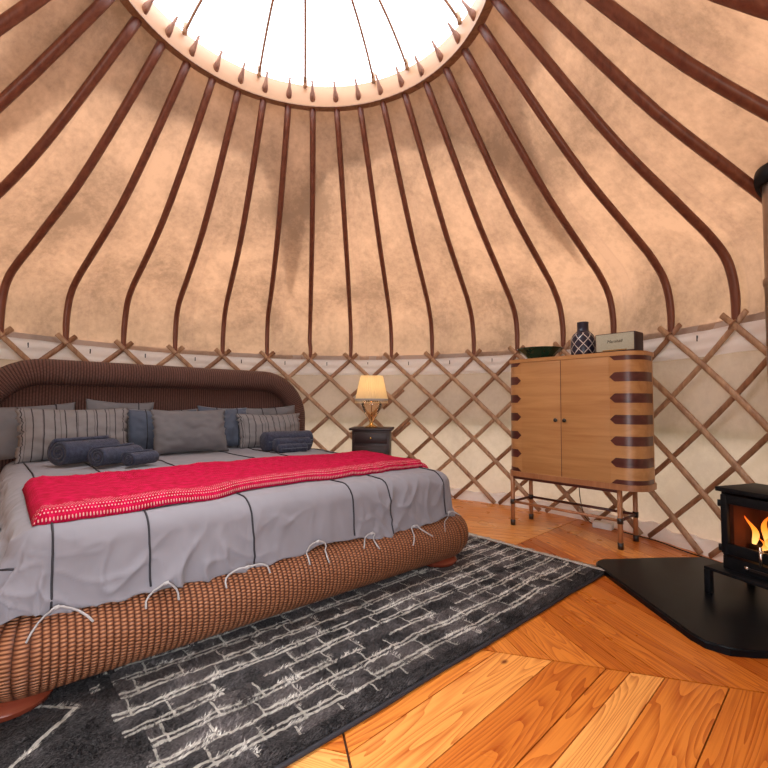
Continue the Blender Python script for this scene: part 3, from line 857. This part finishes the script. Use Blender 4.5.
# duvet: draped sheet, top at about .62, hem resting on the rim
DX0, DX1, DY0, DY1 = -.885, 1.06, .165, 2.10
ZT = .588
def drape_pt(a, b, lift=0):
    """a,b: sheet coordinates in metres, arc length beyond the top edges; returns (x,y,z)"""
    ex = a - DX1 if a > DX1 else (a - DX0 if a < DX0 else 0)
    ey = b - DY0 if b < DY0 else 0
    d = max(abs(ex), abs(ey)); l = sqrt(ex * ex + ey * ey)
    nx, ny = (ex / l, ey / l) if l > 1e-9 else (0, 0)
    rad = .085
    arc = rad * pi / 2
    if d <= arc:
        t = d / rad; h = rad * sin(t); dz = rad * (1 - cos(t))
    else:
        fl_ = .42 * abs(nx) if ex < 0 else .10; h = rad + (d - arc) * max(.10, fl_); dz = rad + (d - arc) * (.985 if ex >= 0 else .93)
    x = min(max(a, DX0), DX1) + nx * h; y = max(b, DY0) + ny * h
    z = ZT - dz + .03 * min(1, max(0, (b - .2) / 1.2))
    # puff and wrinkles
    side = min(1, max(0, d - .03) / .15)
    top = 1 - side
    w1 = noise.noise(V((a * 2.1, b * 2.1, 3))) * .011 + noise.noise(V((a * 6, b * 6, 8))) * .004
    # vertical folds on the hanging part
    fold = noise.noise(V((a * 4.0 + .6 * b, b * 1.1 if abs(ex) < abs(ey) or ex == 0 else b * 4, 2))) * .018 + noise.noise(V((a * 13 + b * 6, b * 8 - a * 5, 5))) * .007
    wa = a + .10 * noise.noise(V((a * 3, b * 3, 21))); wb_ = b + .10 * noise.noise(V((a * 3, b * 3, 31)))
    msk = max(0, noise.noise(V((a * 2.2, b * 2.2, 15))) + .25)
    rdg = ((1 - abs(noise.noise(V((wa * 7 - wb_ * 5, wb_ * 4 + wa * 3, 11))))) ** 8 * .016 + (1 - abs(noise.noise(V((wa * 6 + wb_ * 9, wb_ * 5 - wa * 4, 12))))) ** 9 * .013) * msk * 1.5
    rdg += noise.noise(V((wa * 30, wb_ * 22, 14))) * .0022
    z += (w1 + rdg * .4) * top + lift
    k = side * (fold + rdg * 1.7) + lift * side
    nx2, ny2 = nx, ny
    return V((x + nx2 * k, y + ny2 * k, z))
HANG = .325
def hem(a): return HANG + .030 * noise.noise(V((a * 2.3, 0, 9))) + .014 * noise.noise(V((a * 9, 3, 9)))
def fduv(u, v):
    # cover from left hem to right hem, from foot hem to pillows
    tot = (DX1 - DX0) + 2 * HANG; a = DX0 - HANG + u * tot
    lenb = HANG + (DY1 - DY0); b = DY0 - HANG + v * lenb
    # scalloped hem
    s = hem(a) / HANG
    if b < DY0: b = DY0 + (b - DY0) * s
    if a < DX0: a = DX0 + (a - DX0) * (hem(b + 5) / HANG)
    if a > DX1: a = DX1 + (a - DX1) * (hem(b + 9) / HANG)
    return drape_pt(a, b)
bm = bmesh.new(); surf(bm, fduv, 300, 260, uvf=lambda u, v: (u * 2.8, v * 2.4))
dv = obj('duvet', bm, M['duvet'], None); dv.location = BO; dv.rotation_euler = (0, 0, TH)
sm = dv.modifiers.new('thick', 'SOLIDIFY'); sm.thickness = .008; sm.offset = -1
tag(dv, 'grey cotton duvet cover with thin black piping, draped over the wicker bed', 'duvet')
def onsheet(a, b, l=.004): return drape_pt(a, b, l)
for x in (-.862, -.575, -.18, .355, .60, 1.03):
    pts = []
    i = 0; b = DY0 - hem(x) + .012
    while b < 1.9:
        pts.append(onsheet(x + .015 * noise.noise(V((b * 2, x, 1))), b, .003)); b += .025
    tubeo('piping', pts, .0037, M['pipe'], dv, 6)
# piping running along the left hanging side
pts = [onsheet(DX0 - .17, .0 + i * .05, .003) for i in range(40)]
tubeo('piping', pts, .0037, M['pipe'], dv, 6)
def bow(x, seed):
    r = random.Random(seed); p0 = onsheet(x, DY0 - hem(x) + .012, .016)
    ps = []
    for s, L_ in ((-1, r.uniform(.09, .15)), (1, r.uniform(.08, .14))):
        a0 = r.uniform(.1, .9)
        pp = [p0]
        for i in range(1, 8):
            t = i / 7; xx = s * L_ * (t * (.25 + a0 * .75) + .18 * sin(t * 5 + seed) * t)
            zz = p0.z + .012 * sin(t * pi) - L_ * (.95 - .7 * a0) * t ** 1.6
            # follow the outside of the rolled rim
            dzc = max(-rr_ * .98, min(rr_ * .98, zz - zc)); yy = yc - sqrt(max(.0004, (rr_ + .006) ** 2 - dzc * dzc))
            yy = min(yy, p0.y) if i > 2 else p0.y + (min(yy, p0.y) - p0.y) * i / 3
            if zz > zc + rr_: yy = p0.y - .008
            pp.append(V((p0.x + xx, yy, zz)))
        ps.append(pp)
    bm = bmesh.new()
    for pp in ps: sweep(bm, pp, .0042, 6, flat=(.5, 1))
    # knot
    sweep(bm, [p0 + V((-.008, -.004, 0)), p0 + V((.008, -.004, .003))], .0065, 8)
    obj('ribbon_tie', bm, M['tie'], dv)
for i, x in enumerate((-.85, -.53, -.22, .13, .45, .75, 1.04)): bow(x, i + 3)

# red throw folded over the foot of the bed
def frun(u, v):
    x = -.915 + 2.075 * u
    sst = min(1, max(0, (u - .27) / .12)); sst = sst * sst * (3 - 2 * sst)
    y0 = .175 + .075 * sst + .03 * noise.noise(V((x * 1.6, 0, 5))) + .02 * sin(x * 2.2) ; y1 = .90 + .025 * noise.noise(V((x * 1.4, 2, 5))) + .06 * (u - .5)
    return x, y0 + (y1 - y0) * v
def run_top(u, v, th):
    x, y = frun(u, v)
    # drape over: use sheet height but clamp to the top plane
    q = drape_pt(min(x, DX1 + .08), y)
    e = min(1, min(v, 1 - v) * .70 / .03) ; ex = min(1, min(u, 1 - u) * 2.1 / .03)
    z = q.z + .004 + th * sqrt(max(0, e)) ** 1 * sqrt(max(0, ex)) + .008 * noise.noise(V((x * 5, y * 5, 6)))
    if x > DX1: z -= .02
    return V((q.x if x > DX1 else x, q.y if y < DY0 else y, z))
bm = bmesh.new()
surf(bm, lambda u, v: run_top(u, v, .046), 260, 70, uvf=lambda u, v: (u * 2.07, v * .72))
surf(bm, lambda u, v: run_top(u, v, 0) - V((0, 0, .001)), 260, 70, uvf=lambda u, v: (u * 2.07, v * .72))
bmesh.ops.remove_doubles(bm, verts=bm.verts[:], dist=.0012)
ru = obj('throw', bm, M['runner'], None); ru.location = BO; ru.rotation_euler = (0, 0, TH)
tag(ru, 'bright red knitted throw with white flecked border laid across the grey duvet', 'throw')

# pillows
def pillow(name, x, y, z, w_, h_, t_, lean, yaw, mat, label, tilt=0, ruff=0, seed=0, pipe=None, cat='cushion', group=None):
    """x,y,z: bottom centre of the pillow in bed frame, standing and leaning back"""
    bm = bmesh.new()
    def f(sgn):
        def g(u, v):
            a = 2 * u - 1; b = 2 * v - 1
            th = t_ / 2 * ((1 - abs(a) ** 2.2) ** .6) * ((1 - abs(b) ** 2.2) ** .6) if abs(a) < 1 and abs(b) < 1 else 0
            pin = 1 - .11 * (1 - abs(a) ** 2) * abs(b) ** 2 * .9; pin2 = 1 - .06 * (1 - abs(b) ** 2) * abs(a) ** 2
            th += (.016 * noise.noise(V((a * 2.2 + seed, b * 2.2, sgn))) + .008 * noise.noise(V((a * 6 + seed, b * 5, sgn)))) * (1 if th > .01 else 0)
            rf = ruff * noise.noise(V((b * 9, seed, 1))) * max(0, abs(a) - .86) / .14
            return V((a * w_ / 2 * pin2 + rf * (1 if a > 0 else -1), sgn * th + .003 * noise.noise(V((b * 20, a * 20, seed))), (b * pin + 1) * h_ / 2))
        return g
    surf(bm, f(-1), 40, 30); surf(bm, f(1), 40, 30)
    bmesh.ops.remove_doubles(bm, verts=bm.verts[:], dist=.0035)
    o = obj(name, bm, mat)
    mw = Matrix.Translation(BO) @ Matrix.Rotation(TH, 4, 'Z') @ Matrix.Translation((x, y, z)) @ Matrix.Rotation(yaw, 4, 'Z') @ Matrix.Rotation(-lean, 4, 'X') @ Matrix.Rotation(tilt, 4, 'Y')
    o.matrix_world = mw
    tag(o, label, cat, group)
    for px in (pipe or []):
        a = px
        pts = []
        for i in range(25):
            b = -1 + i / 12
            th = t_ / 2 * ((1 - abs(a) ** 2.2) ** .6) * ((max(0, 1 - abs(b) ** 2.2)) ** .6)
            pin = 1 - .07 * (1 - a * a) * b * b * .9
            pts.append(V((a * w_ / 2 * (1 - .06 * (1 - b * b) * a * a), -th - .002 - .016 * noise.noise(V((a * 2.2 + seed, b * 2.2, -1))) - .008 * noise.noise(V((a * 6 + seed, b * 5, -1))), (b * pin + 1) * h_ / 2)))
        tubeo('piping', pts, .0035, M['pipe'], o, 6)
    return o
ZP = .622
pillow('pillow', -.86, 2.0, ZP, .60, .38, .15, .30, 0, M['greyP'], 'grey pillow with dark tie lying behind the left striped cushion, against the headboard', -.06, 0, 1, (-.62, .62), 'pillow')
pillow('pillow', -.31, 2.09, ZP, .46, .40, .10, .14, 0, M['greyP'], 'grey pillow propped between left striped cushion and blue-grey pillow, touching headboard', .05, 0, 2, (.5,), 'pillow')
pillow('pillow', -.02, 1.98, ZP, .52, .34, .13, .2, 0, M['blueP'], 'blue-grey pillow with black piping showing left of the plain centre cushion', 0, .01, 3, (-.5, .5), 'pillow')
pillow('pillow', .44, 1.99, ZP, .42, .36, .13, .2, -.05, M['blueP'], 'blue-grey pillow with black piping showing right of the plain centre cushion', .04, .01, 4, (-.3, .55), 'pillow')
pillow('pillow', .93, 2.07, ZP, .56, .36, .12, .16, 0, M['greyP'], 'grey pillow leaning on the headboard behind the right striped cushion', -.05, 0, 5, (-.3, .2), 'pillow')
pillow('cushion', -.60, 1.84, ZP - .005, .64, .36, .17, .26, .02, M['stripe'], 'grey cushion with dark vertical stripes behind the rolled towels, left on the bed', 0, .035, 6)
pillow('cushion', .13, 1.80, ZP - .005, .56, .35, .18, .28, 0, M['greyP'], 'plain grey cushion standing at the centre of the pillow row', 0, .015, 7)
pillow('cushion', .83, 1.87, ZP - .005, .60, .31, .17, .28, -.04, M['stripe'], 'grey cushion with dark stripes behind the folded towels, right on the bed', 0, .025, 8)

# towels
def towel_roll(x, y, z, L_, r, ang, label, squash=.85, group=None):
    bm = bmesh.new()
    turns = 3.2
    def prof(t):      # spiral outline
        a = t * turns * 2 * pi; rr = r * (.16 + .84 * t)
        return a, rr
    def f(u, v):
        a, rr = prof(v); rr += .0035 * noise.noise(V((u * 6, a * 1.2, L_ * 10)))
        xx = (u - .5) * L_ + .012 * noise.noise(V((v * 8, r * 30, 0))) * (1 if u > .5 else -1)
        return (xx, rr * cos(a), rr * squash * sin(a) + r * squash)
    surf(bm, f, 16, 100)
    o = obj('rolled_towel', bm, M['towel'])
    s_ = o.modifiers.new('thick', 'SOLIDIFY'); s_.thickness = r * .20; s_.offset = -1
    o.matrix_world = Matrix.Translation(BO) @ Matrix.Rotation(TH, 4, 'Z') @ Matrix.Translation((x, y, z)) @ Matrix.Rotation(ang, 4, 'Z')
    tag(o, label, 'towel', group); return o
towel_roll(-.585, 1.53, .624, .34, .098, RD(28), 'largest dark blue-grey rolled towel at the left, lying behind two smaller rolls')
towel_roll(-.45, 1.36, .624, .27, .074, RD(30), 'medium dark rolled towel lying in front of the largest roll on the left')
towel_roll(-.345, 1.255, .624, .19, .054, RD(30), 'smallest dark rolled towel at the front right of the left towel group')
def folded(x, y, z, w_, d_, h_, label, ang=0):
    bm = bmesh.new()
    def f(u, v):
        # rounded bundle, roll seen side on, cross-section superellipse
        a = 2 * pi * v; c_, s_ = cos(a), sin(a)
        yy = (abs(c_) ** .75) * (1 if c_ > 0 else -1) * d_ / 2; zz = (abs(s_) ** .75) * (1 if s_ > 0 else -1) * h_ / 2
        k = 1 if .04 < u < .96 else .72
        n_ = .006 * noise.noise(V((u * 5, v * 6, x)))
        return ((u - .5) * w_, yy * k + n_, zz * k + n_ + h_ / 2)
    surf(bm, f, 24, 28, cv=True)
    bm.verts.ensure_lookup_table()
    ends = [e for e in bm.edges if e.is_boundary]
    bmesh.ops.holes_fill(bm, edges=ends)
    o = autosmooth(obj('folded_towel', bm, M['towel']), 60)
    o.matrix_world = Matrix.Translation(BO) @ Matrix.Rotation(TH, 4, 'Z') @ Matrix.Translation((x, y, z)) @ Matrix.Rotation(ang, 4, 'Z')
    tag(o, label, 'towel')
    bm = bmesh.new(); box(bm, (0, -d_ / 2 - .002, h_ * .52), (w_ * .96, .006, .006), .002); obj('hem_band', bm, M['blueP'], o)
    return o
folded(.80, 1.56, .624, .44, .15, .150, 'largest blue-grey folded towel at the right, behind the two smaller ones', .05)
folded(.78, 1.44, .624, .32, .09, .105, 'medium blue-grey folded towel in the right group, between large and small ones', .05)
folded(.74, 1.365, .624, .25, .065, .065, 'smallest blue-grey folded towel at the front of the right towel group', .05)

# ------------------------------------------------------------------ nightstand and lamp
ns = empty('nightstand', (.355, 2.24, 0), RD(-4), 'small dark mahogany nightstand against the lattice wall behind the bed', 'nightstand')
boxo('top', (0, 0, .750), (.44, .38, .022), M['mahog'], ns, .006)
boxo('body', (0, 0, .40), (.38, .33, .68), M['mahog'], ns, .004)
d_ = boxo('drawer', (0, -.170, .665), (.33, .016, .11), M['mahog'], ns, .004)
latheo('knob', [(0, -.012), (.010, -.010), (.012, 0), (.006, .01), (0, .012)], M['brass'], d_, 14, (0, -.188, .665))
d_ = boxo('door', (0, -.170, .36), (.33, .016, .44), M['mahog'], ns, .004); boxo('door_panel', (0, -.180, .36), (.25, .008, .35), M['mahog'], d_, .003)
for x in (-.165, .165):
    for y in (-.14, .14): boxo('foot', (x, y, .03), (.045, .045, .06), M['mahog'], ns, .004)
lp = empty('table_lamp', (.345, 2.22, .761), 0, 'lit table lamp with cream pleated fringed shade and amber glass base on the nightstand', 'lamp')
latheo('foot', [(0, 0), (.065, 0), (.068, .010), (.045, .022), (.022, .035), (.018, .055), (0, .056)], M['brass'], lp, 28)
latheo('glass_body', [(.018, .052), (.030, .075), (.055, .12), (.085, .18), (.105, .235), (.098, .265), (.05, .285), (.016, .29)], M['amber'], lp, 32, mod=lambda u, z: 1 + .03 * cos(u * 2 * pi * 10))
tubeo('stem', [(0, 0, .05), (0, 0, .50)], .004, M['brass'], lp, 10)
latheo('lamp_shade', [(.168, .285), (.165, .30), (.150, .37), (.135, .44), (.118, .52), (.112, .535)], M['shade'], lp, 160, mod=lambda u, z: 1 + .022 * cos(u * 2 * pi * 40))
latheo('shade_trim', [(.166, .278), (.172, .280), (.172, .296), (.166, .298)], M['tie'], lp, 48)
bm = bmesh.new()
for i in range(56):
    a = 2 * pi * i / 56; r = .168
    sweep(bm, [(r * cos(a), r * sin(a), .28), (r * cos(a), r * sin(a), .262)], .0018, 4)
    q = bmesh.ops.create_icosphere(bm, subdivisions=1, radius=.0062); bmesh.ops.translate(bm, verts=q['verts'], vec=(r * cos(a), r * sin(a), .256))
obj('bead_fringe', bm, M['shade'], lp)
bm = bmesh.new(); bmesh.ops.create_uvsphere(bm, u_segments=16, v_segments=10, radius=.028); bmesh.ops.translate(bm, verts=bm.verts[:], vec=(0, 0, .42))
m_, nt_, out_ = mk('lit_bulb'); e_ = nt_.nodes.new('ShaderNodeEmission'); e_.inputs[0].default_value = (1, .72, .38, 1); e_.inputs[1].default_value = 45; nt_.links.new(e_.outputs[0], out_.inputs[0])
obj('bulb', bm, m_, lp)

# ------------------------------------------------------------------ cabinet
CW, CDp = 1.07, .36
cu = V((cos(RD(-48)), sin(RD(-48)), 0)); cn = V((-cu.y, cu.x, 0))
CO = V((1.55, 1.37, 0)) + cu * (-.045 + CW / 2) + cn * (CDp / 2 - .03)
cab = empty('cabinet', CO, math.atan2(cu.y, cu.x), 'tall oak cabinet with dark arrow-shaped inlays and rounded corners on slender legs', 'cabinet')
# local: x along the front to the right, y into depth, front at y = -CDp/2
hx, hy, cr2 = CW / 2, CDp / 2, .135
def rrect(hx, hy, r, n=10):
    pts = []
    for (sx, sy, a0) in ((1, -1, -90), (1, 1, 0), (-1, 1, 90), (-1, -1, 180)):
        for i in range(n + 1):
            a = RD(a0 + 90 * i / n); pts.append((sx * (hx - r) + r * cos(a), sy * (hy - r) + r * sin(a)))
    return pts
Z0, Z1 = .452, 1.352
bm = bmesh.new(); prism(bm, rrect(hx - .004, hy - .004, cr2), Z0, Z1); autosmooth(obj('body', bm, M['oak'], cab), 30)
bm = bmesh.new(); prism(bm, rrect(hx + .004, hy + .004, cr2), Z1, Z1 + .028)
bmesh.ops.bevel(bm, geom=[e for e in bm.edges if abs(e.verts[0].co.z - e.verts[1].co.z) < .001], offset=.005, segments=2, affect='EDGES'); autosmooth(obj('top', bm, M['oak'], cab), 30)
bm = bmesh.new(); prism(bm, rrect(hx + .004, hy + .004, cr2), Z0 - .04, Z0)
bmesh.ops.bevel(bm, geom=[e for e in bm.edges if abs(e.verts[0].co.z - e.verts[1].co.z) < .001], offset=.005, segments=2, affect='EDGES'); autosmooth(obj('bottom', bm, M['legwood'], cab), 30)
# doors: flat fronts between the rounded corners
FXR = hx - cr2 - .004 - .072; FXL = hx - cr2 - .004 - .022
dmid = -.035
for x0, x1, kx in ((-FXL, dmid - .002, dmid - .035), (dmid + .002, FXR, dmid + .035)):
    d_ = boxo('door', ((x0 + x1) / 2, -hy + .006, (Z0 + Z1) / 2), (x1 - x0, .008, Z1 - Z0 - .008), M['oak'], cab, .002)
    latheo('knob', [(0, 0), (.006, 0), (.006, .010), (.014, .016), (.015, .024), (.009, .030), (0, .031)], M['knob'], d_, 18).matrix_local = Matrix.Translation((kx, -hy + .002, .885)) @ Matrix.Rotation(RD(90), 4, 'X')
boxo('door_gap', (dmid, -hy + .0062, (Z0 + Z1) / 2), (.0042, .0070, Z1 - Z0 - .008), M['walnut'], cab, 0)
# inlay bands: wrap round each end, pointed where they reach the doors
def path_end(s, t):
    """outline of one end; t metres from the front tip towards the back. returns x,y and outward normal"""
    a = .07 if s > 0 else .02   # flat part of the front covered by the tip
    arc = cr2 * pi / 2
    if t < a: return (hx - .004 - cr2 - a + t, -hy + .004, 0, -1)
    t2 = t - a
    if t2 < arc:
        q = t2 / cr2; return (hx - .004 - cr2 + cr2 * sin(q), -hy + .004 + cr2 - cr2 * cos(q), sin(q), -cos(q))
    return (hx - .004, -hy + .004 + cr2 + (t2 - arc), 1, 0)
bh = .066; pitch = (Z1 - Z0) / 6
for s in (1, -1):
    for k in range(7):
        zc_ = Z0 + k * pitch; lo = max(Z0 + .002, zc_ - bh / 2); hi = min(Z1 - .002, zc_ + bh / 2)
        tot = (.07 if s > 0 else .02) + cr2 * pi / 2 + (2 * hy - 2 * cr2) - .01
        bm = bmesh.new(); ns_ = 34
        rows = []
        for i in range(ns_ + 1):
            t = tot * (i / ns_) ** 1.15
            x, y, nx, ny = path_end(s, min(t, tot))
            f_ = min(1, t / .034)
            zl = max(lo, zc_ - bh / 2 * f_); zh = min(hi, zc_ + bh / 2 * f_)
            rows.append([bm.verts.new((s * (x + nx * e), y + ny * e, z)) for e in (.0012, -.004) for z in (zl, zh)])
        for i in range(ns_):
            A, B = rows[i], rows[i + 1]
            for (p, q) in ((0, 1), (1, 3), (3, 2), (2, 0)):
                try: bm.faces.new([A[p], B[p], B[q], A[q]])
                except ValueError: pass
        bmesh.ops.remove_doubles(bm, verts=bm.verts[:], dist=.00005)
        autosmooth(obj('inlay_band', bm, M['walnut'], cab), 30)
# legs with dark collars, stretchers, upper frame
LX, LY = hx - .165, hy - .035
LXL = -hx + .055
def rod(name, a, b, r, mat, par=cab, n=14): return tubeo(name, [a, b], r, mat, par, n)
for x in (LXL, LX):
    for y in (-LY, LY):
        lg = rod('leg', (x, y, .0), (x, y, Z0 - .04), .017, M['legwood'])
        rod('foot_cap', (x, y, 0), (x, y, .045), .0195, M['knob'], lg); rod('collar', (x, y, .175), (x, y, .215), .0205, M['knob'], lg)
for y in (-LY, LY): rod('stretcher', (LXL, y, .195), (LX, y, .195), .0105, M['legwood'] if y < 0 else M['walnut'])
for x in (LXL, LX): rod('stretcher', (x, -LY, .195), (x, LY, .195), .0105, M['walnut'])
boxo('apron', ((LX + LXL) / 2, -LY, Z0 - .052), (LX - LXL, .022, .028), M['walnut'], cab, .003)
boxo('apron', ((LX + LXL) / 2, LY, Z0 - .052), (LX - LXL, .022, .028), M['walnut'], cab, .003)
CT = Z1 + .028
Mc = Matrix.Translation(CO) @ Matrix.Rotation(math.atan2(cu.y, cu.x), 4, 'Z')
def onCab(x, y): return Mc @ V((x, y, CT))
# bowl
p = onCab(-hx + .235, .0); bw = latheo('bowl', [(0, 0), (.085, 0), (.095, .006), (.13, .045), (.185, .088), (.190, .094), (.184, .094), (.125, .052), (.08, .014), (0, .012)], M['green'], None, 14, ang=12)
bw.location = p; tag(bw, 'shallow dark green faceted bowl on the left of the oak cabinet top', 'bowl')
# vase
p = onCab(.055, .02)
vz = latheo('vase', [(0, 0), (.080, 0), (.088, .008), (.091, .05), (.091, .12), (.087, .15), (.072, .178), (.052, .196), (.044, .206), (.042, .235), (.043, .275), (.037, .277), (.028, .20), (.05, .15), (0, .02)], M['vase'], None, 36, ang=60)
vz.location = p; tag(vz, 'dark navy vase with pale diamond pattern standing between bowl and speaker', 'vase')
# speaker
p = onCab(.33, -.0); spk = empty('speaker', p, math.atan2(cu.y, cu.x) - RD(3), 'boxy retro speaker with cream front and dark sides on the cabinet top', 'speaker')
boxo('case', (0, .0, .079), (.285, .14, .142), M['vinyl'], spk, .005)
boxo('grille', (0, -.071, .082), (.267, .008, .124), M['cream'], spk, .002)
boxo('foot_strip', (0, -.0, .004), (.25, .11, .008), M['knob'], spk, .001)
boxo('gold_strip', (0, -.0755, .024), (.17, .003, .006), M['brass'], spk, 0)
fc = bpy.data.curves.new('t', 'FONT'); fc.body = 'Marshall'; fc.size = .033; fc.shear = .35; fc.extrude = .0012; fc.align_x = 'CENTER'; fc.align_y = 'CENTER'; fc.offset = -.0004
fo = bpy.data.objects.new('t', fc); COL.objects.link(fo); bpy.context.view_layer.update()
me = bpy.data.meshes.new_from_object(fo.evaluated_get(bpy.context.evaluated_depsgraph_get())); bpy.data.objects.remove(fo)
o = link('script_lettering', me, None, spk); me.materials.clear(); me.materials.append(M['knob']); o.matrix_local = Matrix.Translation((0, -.0762, .088)) @ Matrix.Rotation(RD(90), 4, 'X')
# things on the floor behind the cabinet
p = V((2.27, 1.27, 0)); o = boxo('box', (0, 0, .025), (.15, .07, .05), M['white'], None, .006); o.location = p; o.rotation_euler = (0, 0, RD(-48)); tag(o, 'small white box on the floor under the oak cabinet by the wall', 'box')
tubeo_pts = [V((2.14, 1.42, .36)), V((2.15, 1.42, .2)), V((2.18, 1.40, .06)), V((2.23, 1.345, .012)), V((2.27, 1.31, .03))]
bm = bmesh.new(); sweep(bm, [V(tuple(q)) for q in smoothprof([tuple(t_) for t_ in tubeo_pts], 24)], .0035, 6)
o = obj('cable', bm, M['black']); tag(o, 'thin black cable hanging behind the oak cabinet to the white box', 'cable')
bm = bmesh.new(); sweep(bm, [pol(R - .06 - .012 * sin(i * .9), 62 + i * 1.5, .006) for i in range(16)], .004, 6)
o = obj('cable', bm, M['black']); tag(o, 'black cable lying along the foot of the wall behind the stove', 'cable')
